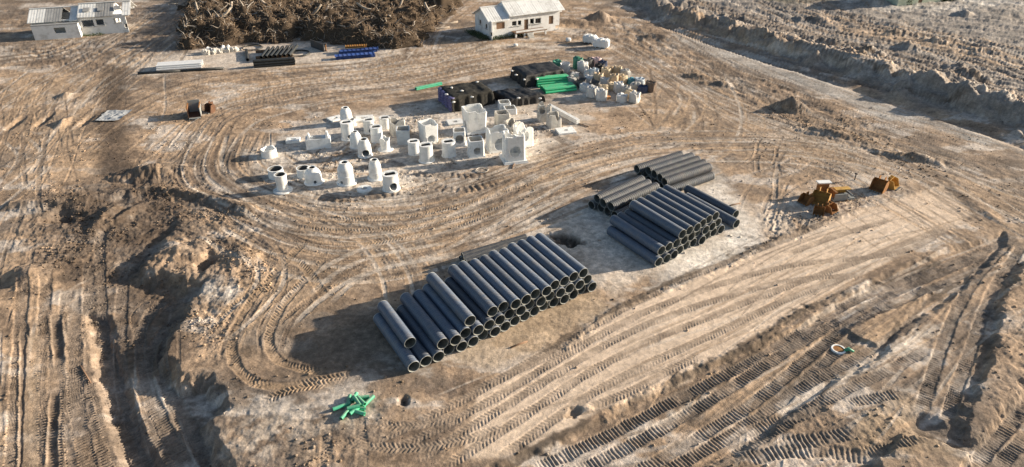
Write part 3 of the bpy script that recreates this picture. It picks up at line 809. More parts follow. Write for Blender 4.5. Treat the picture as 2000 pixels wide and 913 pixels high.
def gz(x, y):
    r = np.interp(y, YS, np.arange(NR)); r0 = int(min(r, NR - 2)); fr = r - r0
    wv = WS[r0] * (1 - fr) + WS[r0 + 1] * fr
    c = np.interp(x / wv, AS, np.arange(NC)); c0 = int(min(c, NC - 2)); fc = c - c0
    return float((Z[r0, c0] * (1 - fc) + Z[r0, c0 + 1] * fc) * (1 - fr) + (Z[r0 + 1, c0] * (1 - fc) + Z[r0 + 1, c0 + 1] * fc) * fr)
def gzmin(x, y, r):
    return min(gz(x + r * math.cos(q), y + r * math.sin(q)) for q in (0, 1.05, 2.1, 3.14, 4.2, 5.2))
def on(px, py):
    """ground point seen at a photo pixel"""
    z = 0.0
    for _ in range(3):
        p = G(px, py, z); z = gz(p.x, p.y)
    return Vector((p.x, p.y, z))

# loose clods and stones lying on the churned soil
def clods(count, size, seed, near_y=(22, 75)):
    rg = np.random.default_rng(seed)
    wgt = (0.05 + rough_mask + 3.0 * np.clip(Hd, 0, 0.04) / 0.04 * 0.15) * (np.abs(AS)[None, :] < 1.08) * ((Y > near_y[0]) & (Y < near_y[1]))
    wgt = wgt * np.clip(0.4 + 2.2 * fbm(X * 0.25, Y * 0.25, seed, 3), 0.02, 2) * np.gradient(YS)[:, None] * WS[:, None] * smooth
    cdf = np.cumsum(wgt.ravel()); pick = np.searchsorted(cdf, rg.uniform(0, cdf[-1], count))
    px = X.ravel()[pick] + rg.uniform(-0.06, 0.06, count); py = Y.ravel()[pick] + rg.uniform(-0.06, 0.06, count); pz = Z.ravel()[pick]
    base = np.array([(1, 0, 0), (0.3, 0.95, 0.1), (-0.8, 0.6, 0), (-0.8, -0.6, 0.1), (0.3, -0.95, 0), (0.1, 0.1, 0.8), (0, 0, -0.6)])
    tri = np.array([(0, 1, 5), (1, 2, 5), (2, 3, 5), (3, 4, 5), (4, 0, 5), (1, 0, 6), (2, 1, 6), (3, 2, 6), (4, 3, 6), (0, 4, 6)])
    r = size[0] * (size[1] / size[0]) ** (rg.uniform(0, 1, count) ** 2.2)
    v = base[None] * (1 + rg.uniform(-0.3, 0.3, (count, 7, 3)))
    a = rg.uniform(0, 6.28, count); c_, s_ = np.cos(a)[:, None], np.sin(a)[:, None]
    vx = v[..., 0] * c_ - v[..., 1] * s_; vy = v[..., 0] * s_ + v[..., 1] * c_
    vv = np.stack([px[:, None] + vx * r[:, None], py[:, None] + vy * r[:, None], pz[:, None] + (v[..., 2] * 0.8 + 0.25) * r[:, None]], -1).reshape(-1, 3)
    f = (tri[None] + (np.arange(count) * 7)[:, None, None]).reshape(-1, 3).astype(np.int32)
    me = bpy.data.meshes.new('soil_clods')
    me.vertices.add(len(vv)); me.vertices.foreach_set('co', vv.astype(np.float32).ravel())
    me.loops.add(f.size); me.loops.foreach_set('vertex_index', f.ravel())
    me.polygons.add(len(f)); me.polygons.foreach_set('loop_start', np.arange(0, f.size, 3, dtype=np.int32))
    at_ = me.attributes.new('soil_colour', 'FLOAT_COLOR', 'POINT')
    cc = np.ones((count, 7, 4), np.float32); cc[..., :3] = (Cc.reshape(-1, 3)[pick] * rg.uniform(0.55, 1.15, count)[:, None])[:, None]
    at_.data.foreach_set('color', cc.ravel())
    me.update(calc_edges=True)
    o = link('soil_clods', me, M['soil']); tag(o, 'loose soil clods and stones scattered over the churned ground', 'soil', kind='stuff')
clods(16000, (0.02, 0.125), 5)
# ------------------------------------------------------------------ corrugated pipes
def pipe_meshes(D, L, pitch, seg=28, ribs=True):
    R = D / 2; n = int(L / pitch)
    o = MB(); prof = [(R * 0.92, 0.0)]
    for k in range(n):
        y0 = k * L / n; p = L / n
        if ribs:
            prof += [(R * 0.925, y0 + 0.08 * p), (R, y0 + 0.28 * p), (R, y0 + 0.72 * p), (R * 0.925, y0 + 0.92 * p)]
    prof.append((R * 0.93, L))
    o.lathe(prof, seg, closed=False)
    i = MB(); i.lathe([(R * 0.905, L - 0.004), (R * 0.90, L * 0.5), (R * 0.905, 0.004)], seg, closed=False)
    r = MB(); r.lathe([(R * 0.93, 0.0), (R * 0.955, -0.03), (R * 0.905, -0.03), (R * 0.905, 0.004)], seg, closed=False)
    r2 = MB(); r2.lathe([(R * 0.905, L - 0.004), (R * 0.905, L + 0.03), (R * 0.955, L + 0.03), (R * 0.93, L)], seg, closed=False)
    return o.mesh('wall', True), i.mesh('liner', True), r.mesh('rim'), r2.mesh('rim')
PM = {}
def pipe(kind, D, L, pitch, front, ang, tilt, label, group, mats):
    """front: centre of the near end; ang: direction from the near end to the far end"""
    key = (kind, D, L)
    if key not in PM:
        w_, l_, r_, r2_ = pipe_meshes(D, L, pitch)
        w_.materials.append(M[mats[0]]); l_.materials.append(M[mats[1]])
        r_.materials.append(M[mats[2]]); r2_.materials.append(M[mats[2]])
        PM[key] = (w_, l_, r_, r2_)
    w_, l_, r_, r2_ = PM[key]
    o = link('corrugated_pipe', w_, None)
    d = Vector((math.cos(ang) * math.cos(tilt), math.sin(ang) * math.cos(tilt), math.sin(tilt)))
    q = d.to_track_quat('Z', 'X')
    o.rotation_mode = 'QUATERNION'
    o.rotation_quaternion = q @ Matrix.Rotation(random.uniform(0, 6.28), 3, 'Z').to_quaternion()
    o.location = front
    link('inner_liner', l_, None, o); link('end_rim', r_, None, o); link('end_rim', r2_, None, o)
    tag(o, label, 'pipe', group)
    return o

def stack(name, front0, ang, row_ang, D, L, pitch, layers, shift, group, mats, zbase=0.0, missing=(), labels=None, kind='a'):
    """layers: list of lists of positions (in pipe diameters along the row)"""
    e = Vector((math.cos(row_ang), math.sin(row_ang), 0)); a = Vector((math.cos(ang), math.sin(ang), 0))
    for li, row in enumerate(layers):
        zz = zbase + D / 2 + li * D * 0.872
        for k, item in enumerate(row):
            pos, back = (item[:2] if isinstance(item, tuple) else (item, 0.0)); Lk = item[2] if isinstance(item, tuple) and len(item) > 2 else L
            p = Vector((front0.x, front0.y, 0)) + e * (pos * D * 1.012) + a * (shift * pos * D + back + random.uniform(-0.17, 0.17))
            p.z = zz
            lay = ['bottom', 'middle', 'top'][li] if len(layers) == 3 else ['bottom', 'top'][li] if len(layers) == 2 else 'only'
            pl = f'{ORD[k]} from left, {lay} layer of {name}'
            pipe(kind, D, Lk, pitch, p, ang + random.uniform(-0.006, 0.006), 0.0, pl_prefix(mats) + pl, group, mats)
def pl_prefix(mats):
    return {'hdpe': 'black corrugated pipe, ', 'hdpe_dusty': 'dusty grey corrugated pipe, '}[mats[0]]

D1 = 0.81
BLK = ('hdpe', 'liner', 'rim'); DST = ('hdpe_dusty', 'liner', 'rim')
f0 = G(808, 716, D1 / 2)
A1 = math.radians(121.5)
stack('the long front stack', f0, A1, A1 - math.pi / 2, D1, 5.45, 0.18,
      [list(range(0, 18)),
       [(0.5, 1.1, 4.3), 2.5, 3.5, 4.5, 5.5] + [k + 0.5 for k in range(6, 17)],
       [5] + list(range(7, 17))],
      0.075, 'pipes in the long front stack', BLK)
f2 = G(1285, 511, D1 / 2)
A2 = math.radians(123.0)
stack('the middle stack', f2, A2, A2 - math.pi / 2, D1, 5.45, 0.18,
      [[0, 1, 2, 3, 4, 5, 6, 7, 8, 9, (11.1, -0.3), (12.5, 0.6)],
       [0.5, 1.5, 2.5, 3.5, 4.5, 5.5, 6.5, 7.5, 8.5],
       [3, 4, 5, 6, 7, 8]],
      0.10, 'pipes in the middle stack', BLK)
A3 = math.radians(39.5)
p3 = G(1193, 404, 1.1)
e3 = Vector((math.cos(A3 - math.pi / 2), math.sin(A3 - math.pi / 2), 0))
f3 = Vector((p3.x, p3.y, 0)) - e3 * (2.5 * D1 * 1.012)
stack('the small angled stack', f3, A3, A3 - math.pi / 2, D1, 5.6, 0.22,
      [[0, 1, 2, 3], [0.5, 1.5, 2.5]], 0.06, 'pipes in the small angled stack', DST, kind='d')
A4 = math.radians(33.5)
p4 = G(1268, 333.5, 1.1)
e4 = Vector((math.cos(A4 - math.pi / 2), math.sin(A4 - math.pi / 2), 0))
f4 = Vector((p4.x, p4.y, 0)) - e4 * (1.5 * D1 * 1.012)
stack('the far stack', f4, A4, A4 - math.pi / 2, D1, 5.5, 0.22,
      [[0, 1, 2, 3, 4, 5], [(0.5, -0.6), 1.5, 2.5, 3.5, 4.5]], -0.10, 'pipes in the far stack', DST, kind='e')
A5 = math.radians(29.0)
p5 = G(903, 506, 0.5)
f5 = Vector((p5.x, p5.y, 0))
stack('the thin pile', f5, A5, A5 - math.pi / 2, 0.46, 5.4, 0.09,
      [[-1, 0, 1, 2], [-0.5, 0.5, 1.5]], 0.05, 'thin pipes behind the front stack', DST, kind='s')
# ------------------------------------------------------------------ precast concrete
M['conc'] = mat('pale_concrete', (0.76, 0.76, 0.73), (0.86, 0.86, 0.84), 2.5, 0.8, 0.95, bump=0.25, bscale=12, spec=0.25, vary=0.10,
                stain=(0.34, 0.34, 0.32), stain_amt=0.3, stain_scale=1.8)
M['conc_blue'] = mat('bluish_concrete', (0.50, 0.55, 0.58), (0.60, 0.64, 0.66), 2.5, 0.85, bump=0.2, bscale=12, spec=0.25, stain=(0.35, 0.36, 0.36), stain_amt=0.3)
M['conc_old'] = mat('weathered_concrete', (0.50, 0.47, 0.42), (0.66, 0.63, 0.57), 2.0, 0.9, bump=0.35, bscale=9, spec=0.2, stain=(0.26, 0.24, 0.21), stain_amt=0.5)

M['conc_inner'] = mat('inner_shade', (0.10, 0.10, 0.095), (0.16, 0.155, 0.145), 3, 0.9)  # bare concrete darkened: shade of the hollow put into its colour
def shell(prof, th, shape, holes=(), seg=36, nz=16, jag=0.0, seed=1, rz=0.0):
    """hollow precast body. prof: (z, half width) list; shape 'round' or 'square'; holes: (angle, z, radius)"""
    rg = np.random.default_rng(seed)
    zs = [p[0] for p in prof]; rs = [p[1] for p in prof]
    H_ = zs[-1]
    zz = sorted(set(list(np.linspace(0, H_, nz)) + zs))
    qs = np.arange(seg) * 2 * math.pi / seg
    jz = list(1 - jag * np.clip(0.25 + 1.5 * fbm(np.cos(qs) * 0.9 + seed * 3.1, np.sin(qs) * 0.9 + seed * 1.7, seed, 3), 0, 1.2))
    def pos(k, z, inset):
        q = 2 * math.pi * k / seg + rz
        r = max(np.interp(z, zs, rs) - inset, 0.04)
        if shape == 'round':
            return r * math.cos(q), r * math.sin(q)
        a = 2 * math.pi * k / seg
        c, s_ = math.cos(a), math.sin(a); m = max(abs(c), abs(s_))
        x, y = r * c / m, r * s_ / m
        return x * math.cos(rz) - y * math.sin(rz), x * math.sin(rz) + y * math.cos(rz)
    O = {}; V = []; Fs = []
    kz = {}
    # move grid points on to hole edges
    moved = {}
    inside = set()
    def ang(k): return 2 * math.pi * k / seg + rz
    for hi, (ha, hz_, hr) in enumerate(holes):
        R0 = np.interp(hz_, zs, rs)
        for i, z in enumerate(zz):
            for k in range(seg):
                da = (ang(k) - ha + math.pi) % (2 * math.pi) - math.pi
                dx = (da if shape == 'round' else math.tan(max(-1.2, min(1.2, da)))) * R0
                dz = z - hz_
                d = math.hypot(dx, dz)
                if abs(da) < 1.2 and d < hr * 1.0:
                    inside.add((i, k))
    n_ = len(zz)
    gone = set()
    for i in range(n_ - 1):
        for k in range(seg):
            cs = [(i, k), (i, (k + 1) % seg), (i + 1, (k + 1) % seg), (i + 1, k)]
            if sum(c in inside for c in cs) >= 2:
                gone.add((i, k))
    def vid(i, k, side):
        key = (i, k, side)
        if key in O: return O[key]
        z = zz[i]; kk = float(k)
        near = any(((i - a) in range(n_ - 1)) and ((i - a, (k - b) % seg) in gone) for a in (0, 1) for b in (0, 1))
        if near and holes:
            best = min(holes, key=lambda h: abs(((ang(k) - h[0] + math.pi) % (2 * math.pi)) - math.pi) + abs(z - h[1]))
            R0 = np.interp(best[1], zs, rs)
            da = (ang(k) - best[0] + math.pi) % (2 * math.pi) - math.pi
            dx = (da if shape == 'round' else math.tan(max(-1.2, min(1.2, da)))) * R0; dz = z - best[1]
            d = math.hypot(dx, dz) + 1e-6
            dx *= best[2] / d; dz *= best[2] / d
            z = min(max(best[1] + dz, 0.0), H_)
            na = dx / R0 if shape == 'round' else math.atan(dx / R0)
            kk = (best[0] + na - rz) * seg / (2 * math.pi)
        x, y = pos(kk, z, th if side else 0.0)
        f = jz[k % seg] if z > H_ * 0.45 else 1.0
        V.append((x, y, z * f)); O[key] = len(V) - 1
        return O[key]
    for i in range(n_ - 1):
        for k in range(seg):
            k2 = (k + 1) % seg
            if (i, k) in gone: continue
            Fs.append((vid(i, k, 0), vid(i, k2, 0), vid(i + 1, k2, 0), vid(i + 1, k, 0)))
            Fs.append((vid(i + 1, k, 1), vid(i + 1, k2, 1), vid(i, k2, 1), vid(i, k, 1)))
            for (a, b, ed) in (((i, k), (i, k2), (i - 1, k)), ((i + 1, k2), (i + 1, k), (i + 1, k)),
                               ((i, k2), (i + 1, k2), (i, k2)), ((i + 1, k), (i, k), (i, (k - 1) % seg))):
                if ed in gone:
                    Fs.append((vid(*a, 1), vid(*b, 1), vid(*b, 0), vid(*a, 0)))
    for k in range(seg):
        k2 = (k + 1) % seg
        Fs.append((vid(n_ - 1, k, 0), vid(n_ - 1, k2, 0), vid(n_ - 1, k2, 1), vid(n_ - 1, k, 1)))
        Fs.append((vid(0, k2, 0), vid(0, k, 0), vid(0, k, 1), vid(0, k2, 1)))
    mb = MB(); mb.add(V, Fs)
    inner = {i for (a_, b_, s_), i in O.items() if s_}
    mb.inner = [n for n, f in enumerate(Fs) if all(i in inner for i in f)]
    return mb

def floor_slab(r, z0, z1, shape, rz=0.0, seg=32, taper=1.0):
    mb = MB()
    if shape == 'round':
        mb.lathe([(0.001, z0), (r, z0), (r, z0 + (z1 - z0) * 0.7), (r * taper, z1), (0.001, z1)], seg, closed=False)
    else:
        mb.box((0, 0, (z0 + z1) / 2), (2 * r, 2 * r, z1 - z0), rz, taper=taper)
    return mb

def sink(o, r=0.6, d=0.04):
    o.location.z = gzmin(o.location.x, o.location.y, r) - d
    return o

FACE = math.radians(-90)
def manhole(px, py, wpx, hpx, label, kind='barrel', holes=(), flange=1.0, rz=0.0, mat_='conc', jag=0.0, top=0.45, seed=1, name='concrete_manhole', cat='manhole'):
    s = pxm(py); wd = wpx / s; h = hpx / (s * 0.93) * 0.90
    r = wd / 2 / max(flange, 1.0)
    p = on(px, py); 
    th = 0.11
    rr = r * 1.03
    if kind == 'cone':
        prof = [(0, rr), (h * 0.14, rr * 0.93), (h * 0.5, rr * 0.91), (h * 0.68, rr * 0.86), (h * 0.80, rr * 0.74), (h * 0.95, rr * (top + 0.06)), (h, rr * top)]
        shape = 'round'
    elif kind == 'stack':                 # two rings and a cone, the upper ones a little narrower
        prof = [(0, rr), (h * 0.12, rr * 0.93), (h * 0.42, rr * 0.91), (h * 0.44, rr * 0.86), (h * 0.68, rr * 0.84), (h * 0.80, rr * 0.76), (h * 0.95, rr * (top + 0.06)), (h, rr * top)]
        shape = 'round'
    elif kind == 'barrel':
        prof = [(0, rr), (h * 0.35, rr * 0.97), (h * 0.85, rr * 0.93), (h, rr * 0.98)]
        shape = 'round'
    elif kind == 'goblet':
        prof = [(0, rr * 0.78), (h * 0.4, rr * 0.74), (h, rr * 0.84)]
        shape = 'round'
    elif kind == 'box':
        prof = [(0, rr * 0.9), (h, rr * 0.86)]
        shape = 'square'
    elif kind == 'taperbox':
        prof = [(0, rr * 0.84), (h * 0.5, rr * 0.86), (h, rr * 0.92)]
        shape = 'square'
    hl = [(FACE + a, z * h, q * h) for a, z, q in holes]
    body = shell(prof, th, shape, hl, jag=jag, seed=seed, rz=rz)
    me = body.mesh(name, shape == 'round')
    if shape == 'round': me.set_sharp_from_angle(angle=math.radians(32))
    o = link(name, me, M[mat_])
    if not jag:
        me.materials.append(M['conc_inner' if shape == 'round' else 'conc_old'])  # round bodies: inside shade painted on the inner faces
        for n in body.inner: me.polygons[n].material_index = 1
    o.location = (p.x, p.y + r, 0)
    sink(o, r)
    if flange > 1.0:
        floor_slab(r * flange, -0.02, h * 0.10, shape, rz, taper=0.9).build('base_flange', M[mat_], o)
    floor_slab(rr * 0.9 if shape == 'round' else rr * 0.8, -0.01, h * 0.12, shape, rz).build('bottom_slab', M[mat_], o)
    if kind in ('cone', 'stack'):
        cr_ = MB(); cr_.lathe([(rr * top * 1.12, h * 0.955), (rr * top * 1.12, h * 1.0 + 0.03), (rr * top * 0.80, h * 1.0 + 0.03), (rr * top * 0.80, h * 0.955)], 28)
        cr_.build('neck_ring', M[mat_], o)
    if kind == 'barrel' and not jag and h > 1.0:
        wdt = rr * 0.98; cv = MB(); hx, hy, tk = wdt * 0.66, wdt * 0.44, 0.08; n = 28
        V = []; Fs = []
        for z in (h - 0.01, h + tk):
            for k in range(n):
                q = 2 * math.pi * k / n; V.append((wdt * math.cos(q), wdt * math.sin(q), z))
            for k in range(n):
                q = 2 * math.pi * k / n; m_ = max(abs(math.cos(q)) / hx, abs(math.sin(q)) / hy)
                x, y = math.cos(q) / m_, math.sin(q) / m_; a_ = 0.35
                V.append((x * math.cos(a_) - y * math.sin(a_), x * math.sin(a_) + y * math.cos(a_), z))
        for k in range(n):
            k2 = (k + 1) % n
            Fs += [(2 * n + k, 2 * n + k2, 3 * n + k2, 3 * n + k), (k2, k, n + k, n + k2), (k, k2, 2 * n + k2, 2 * n + k), (n + k2, n + k, 3 * n + k, 3 * n + k2)]
        cv.add(V, Fs); cv.build('slotted_cover', M[mat_], o)
    tag(o, label, cat, 'precast concrete manhole sections')
    return o
manhole(675, 245, 25, 33, 'tall pale manhole tower at the back left of the yard, dark hole low down', 'stack', [(-0.5, 0.16, 0.09)], top=0.5, seed=2)
manhole(678, 276, 29, 36, 'flared manhole with slot top just in front of the back tower', 'barrel', [(0.5, 0.26, 0.13)], 1.18, seed=3)
manhole(694, 292, 27, 34, 'narrow coned manhole leaning close behind one with a round pipe opening', 'cone', [], 1.1, seed=4)
manhole(711, 310, 30, 37, 'coned manhole with one large round pipe opening, behind the front row', 'cone', [(0.35, 0.30, 0.21)], 1.08, top=0.55, seed=5)
manhole(720, 263, 24, 27, 'short manhole with dark slotted top beside the rectangular holed slab', 'barrel', [(0.4, 0.3, 0.13)], 1.1, seed=6)
manhole(735, 280, 26, 31, 'round manhole barrel with dark slotted top left of a flared goblet', 'barrel', [], 1.1, seed=7)
manhole(751, 297, 31, 28, 'goblet shaped manhole with chipped open top and wide foot', 'goblet', [], 1.3, jag=0.2, seed=8)
manhole(751, 253, 23, 21, 'small round manhole ring with dark top next to an open box', 'barrel', [], 1.05, seed=9)
manhole(775, 266, 31, 32, 'open square chamber with chipped rim behind the bluish chamber', 'box', [], 1.0, 0.35, jag=0.2, seed=10, mat_='conc_old')
manhole(787, 284, 28, 32, 'bluish grey square chamber with open dark top', 'taperbox', [], 1.0, 0.12, 'conc_blue', seed=11)
manhole(549, 379, 38, 38, 'hourglass manhole with faceted body and wide foot, far left front row', 'goblet', [], 1.38, seed=12)
manhole(536, 352, 30, 19, 'slot topped ring behind the hourglass manhole', 'barrel', [], 1.0, seed=13)
manhole(609, 363, 39, 34, 'squat coned manhole with small round hole in the front row', 'cone', [(0.45, 0.24, 0.10)], 1.14, seed=14)
manhole(674, 365, 40, 47, 'tallest coned manhole tower in the front row, small hole at left', 'stack', [(-0.4, 0.2, 0.075)], 1.14, seed=15)
manhole(732, 354, 34, 42, 'slim coned manhole tower on wide foot, right in front row', 'stack', [], 1.25, top=0.52, seed=16)
manhole(762, 377, 36, 34, 'flared manhole with large round side opening, nearest the haul road', 'barrel', [(0.55, 0.36, 0.25)], 1.15, seed=17)
manhole(808, 305, 25, 28, 'small round manhole barrel left of a taller ribbed one', 'barrel', [], 1.08, seed=18)
manhole(832, 320, 32, 35, 'round manhole with dark open neck and flared foot, middle of yard', 'barrel', [], 1.18, seed=19)
manhole(876, 309, 30, 31, 'wide round manhole barrel with open top standing alone', 'barrel', [], 1.12, seed=20)
manhole(836, 283, 33, 43, 'tall open square chamber with dark broken opening at foot', 'taperbox', [(0.5, 0.25, 0.2)], 1.0, 0.55, 'conc', seed=21, jag=0.1)
manhole(897, 287, 30, 32, 'cubic chamber with big ragged opening in the front', 'box', [(0.1, 0.5, 0.3)], 1.12, 0.1, seed=22)
manhole(926, 263, 46, 49, 'large square chamber with open top behind the others', 'taperbox', [(-1.2, 0.3, 0.2)], 1.05, 0.35, seed=23, jag=0.1)
manhole(929, 309, 34, 36, 'cube chamber with round openings on two sides', 'box', [(0.25, 0.42, 0.22), (-1.25, 0.45, 0.2)], 1.06, 0.25, seed=24)
manhole(981, 252, 29, 31, 'plain square chamber with yellowish stain at the back right', 'box', [], 1.0, 0.3, 'conc_old', seed=25)
manhole(1000, 264, 30, 26, 'broken chamber with collapsed rim beside the stained one', 'box', [(0.3, 0.4, 0.2)], 1.0, 0.8, 'conc_old', jag=0.35, seed=26)
manhole(971, 298, 46, 45, 'large chamber with arched opening and green tag on its rim', 'box', [(0.35, 0.4, 0.30)], 1.08, 0.3, seed=27, jag=0.12)
manhole(1003, 320, 50, 58, 'biggest chamber with round opening and gabled broken top, front right', 'box', [(0.2, 0.45, 0.21)], 1.18, 0.25, seed=28, jag=0.22)
manhole(1022, 290, 34, 44, 'broken upright chamber wall behind the biggest chamber', 'box', [(0.2, 0.6, 0.25)], 1.0, 0.5, 'conc', seed=29, jag=0.4)
manhole(1063, 239, 26, 36, 'tall ragged chamber beside the white beam', 'box', [(-0.4, 0.7, 0.2)], 1.0, 0.2, 'conc_old', jag=0.35, seed=30)
manhole(1082, 252, 26, 29, 'short ragged chamber in front of the white beam', 'box', [], 1.0, 0.35, 'conc_old', jag=0.4, seed=31)
manhole(985, 217, 25, 16, 'small open white box by the black tarpaulin', 'box', [], 1.0, 0.2, seed=32)
manhole(996, 225, 26, 12, 'low white box with dark opening below the small one', 'box', [], 1.0, 0.2, seed=33)
manhole(522, 311, 30, 18, 'low chipped concrete ring alone at the left edge', 'barrel', [], 1.0, jag=0.18, seed=34)
manhole(591, 350, 27, 19, 'low open ring half behind the squat coned manhole', 'barrel', [], 1.0, seed=35)
manhole(688, 247, 15, 14, 'small concrete stub beside the back tower', 'barrel', [], 1.2, seed=36)

def slab(px, py, wx, wy, hole, label, rz=0.0, th=0.22, round_=False, mat_='conc', lift=0.0):
    p = on(px, py); mb = MB()
    if round_:
        mb.lathe([(hole, 0), (wx / 2, 0), (wx / 2 * 1.03, th * 0.6), (wx / 2 * 0.94, th), (hole, th)], 28)
    else:
        hx, hy = hole
        for cx, cy, sx, sy in ((0, (wy + hy) / 4, wx, (wy - hy) / 2), (0, -(wy + hy) / 4, wx, (wy - hy) / 2),
                               ((wx + hx) / 4, 0, (wx - hx) / 2, hy), (-(wx + hx) / 4, 0, (wx - hx) / 2, hy)):
            mb.box((cx, cy, th / 2), (sx, sy, th))
        bm = bmesh.new(); tmp = mb.mesh('t'); bm.from_mesh(tmp)
        bmesh.ops.remove_doubles(bm, verts=bm.verts, dist=1e-4); bm.to_mesh(tmp); bm.free()
        o = link('concrete_slab', tmp, M[mat_])
    if round_:
        o = mb.build('concrete_slab', M[mat_])
    o.location = p; o.rotation_euler = (0, 0, rz); sink(o, 0.4, 0.03 - lift)
    tag(o, label, 'slab', 'concrete cover slabs', 'thing')
    return o
slab(712, 371, 1.35, 0, 0.28, 'round concrete cover ring lying flat near the front row', round_=True)
slab(573, 277, 1.35, 1.0, (0.6, 0.3), 'small rectangular slab with slot at the left edge of the yard', 0.15, 0.32)
slab(655, 233, 1.5, 1.2, (0.5, 0.4), 'diamond laid slab beside the back manhole tower', 0.7, 0.18)
slab(712, 234, 1.9, 1.6, (0.75, 0.5), 'thick white slab with rectangular hole at the back', 0.2, 0.25)
slab(889, 240, 1.7, 1.5, (0.5, 0.45), 'plain slab lying left of the large square chamber', 0.3, 0.2)
slab(1105, 257, 1.9, 1.6, (0.45, 0.4), 'slab with small dark hole at the right end of the yard', 0.25, 0.2)
# the toppled trough
p = on(620, 292)
mb = MB()
V = []
for x in (-1.25, -0.9, 0.9, 1.25):
    pass
tr_ = MB()
prof_ = [(-0.85, 0), (0.85, 0), (0.55, 1.05), (-0.55, 1.05)]
tr_.add([(-1.25, y, z) for y, z in prof_] + [(1.15, y * 0.96, z * 0.95) for y, z in prof_],
        [(3, 2, 1, 0), (4, 5, 6, 7), (0, 1, 5, 4), (1, 2, 6, 5), (2, 3, 7, 6), (3, 0, 4, 7)])
tro = tr_.build('concrete_trough', M['conc'])
tro.location = (p.x, p.y + 0.9, 0); tro.rotation_euler = (0, 0, 0.22); sink(tro, 0.8)
for xx, hh in ((-0.95, 0.5), (0.85, 0.6)):
    f = MB(); f.box((xx, 0, 1.05 + hh / 2 - 0.04), (0.28, 1.0, hh), taper=0.55); f.build('end_fin', M['conc'], tro)
f = MB(); f.box((-0.1, -0.1, 1.09), (0.8, 0.5, 0.1)); f.build('access_cover', M['conc_old'], tro)
tag(tro, 'toppled sloped concrete trough with raised end fins, left of manholes', 'trough')
# white beam
a = on(1074, 213); b = on(1129, 243)
d = b - a; bm_ = MB(); bm_.box((d.length / 2, 0, 0.28), (d.length, 0.42, 0.5))
bo = bm_.build('concrete_beam', M['conc']); bo.location = (a.x, a.y, 0); bo.rotation_euler = (0, 0, math.atan2(d.y, d.x)); sink(bo, 0.3, 0.0)
tag(bo, 'long white beam lying on the sand right of the chambers', 'beam', kind='thing')
# wire ring
p = on(942, 333); mb = MB()
mb.tube([(0.55 * math.cos(q), 0.55 * math.sin(q), 0.05) for q in np.linspace(0, 2 * math.pi, 25)], 0.035, 5, False)
ro = mb.build('steel_ring', M['conc_old']); ro.location = p
tag(ro, 'thin steel ring lying flat on the haul road side of the yard', 'ring')
# ------------------------------------------------------------------ stored goods: sheeted pallets, green pipes, bulk bags
M['sheet'] = mat('black_netting', (0.018, 0.017, 0.015), (0.040, 0.038, 0.032), 3, 0.7, 0.95, bump=0.5, bscale=14, spec=0.2, stain=(0.07, 0.065, 0.055), stain_amt=0.4)
M['sheet_k'] = mat('black_film', (0.012, 0.012, 0.013), (0.028, 0.026, 0.026), 3, 0.45, 0.8, bump=0.4, bscale=10, spec=0.4)
M['green'] = mat('green_plastic', (0.04, 0.36, 0.20), (0.07, 0.46, 0.27), 5, 0.45, 0.65, spec=0.4, vary=0.25, stain=(0.30, 0.40, 0.30), stain_amt=0.3, dust=0.6)
M['violet'] = mat('violet_sacks', (0.085, 0.07, 0.17), (0.16, 0.15, 0.30), 6, 0.6, 0.8, stain=(0.35, 0.35, 0.42), stain_amt=0.35, stain_scale=4)
M['white'] = mat('white_cloth', (0.70, 0.69, 0.66), (0.82, 0.81, 0.79), 6, 0.8, bump=0.3, bscale=14)

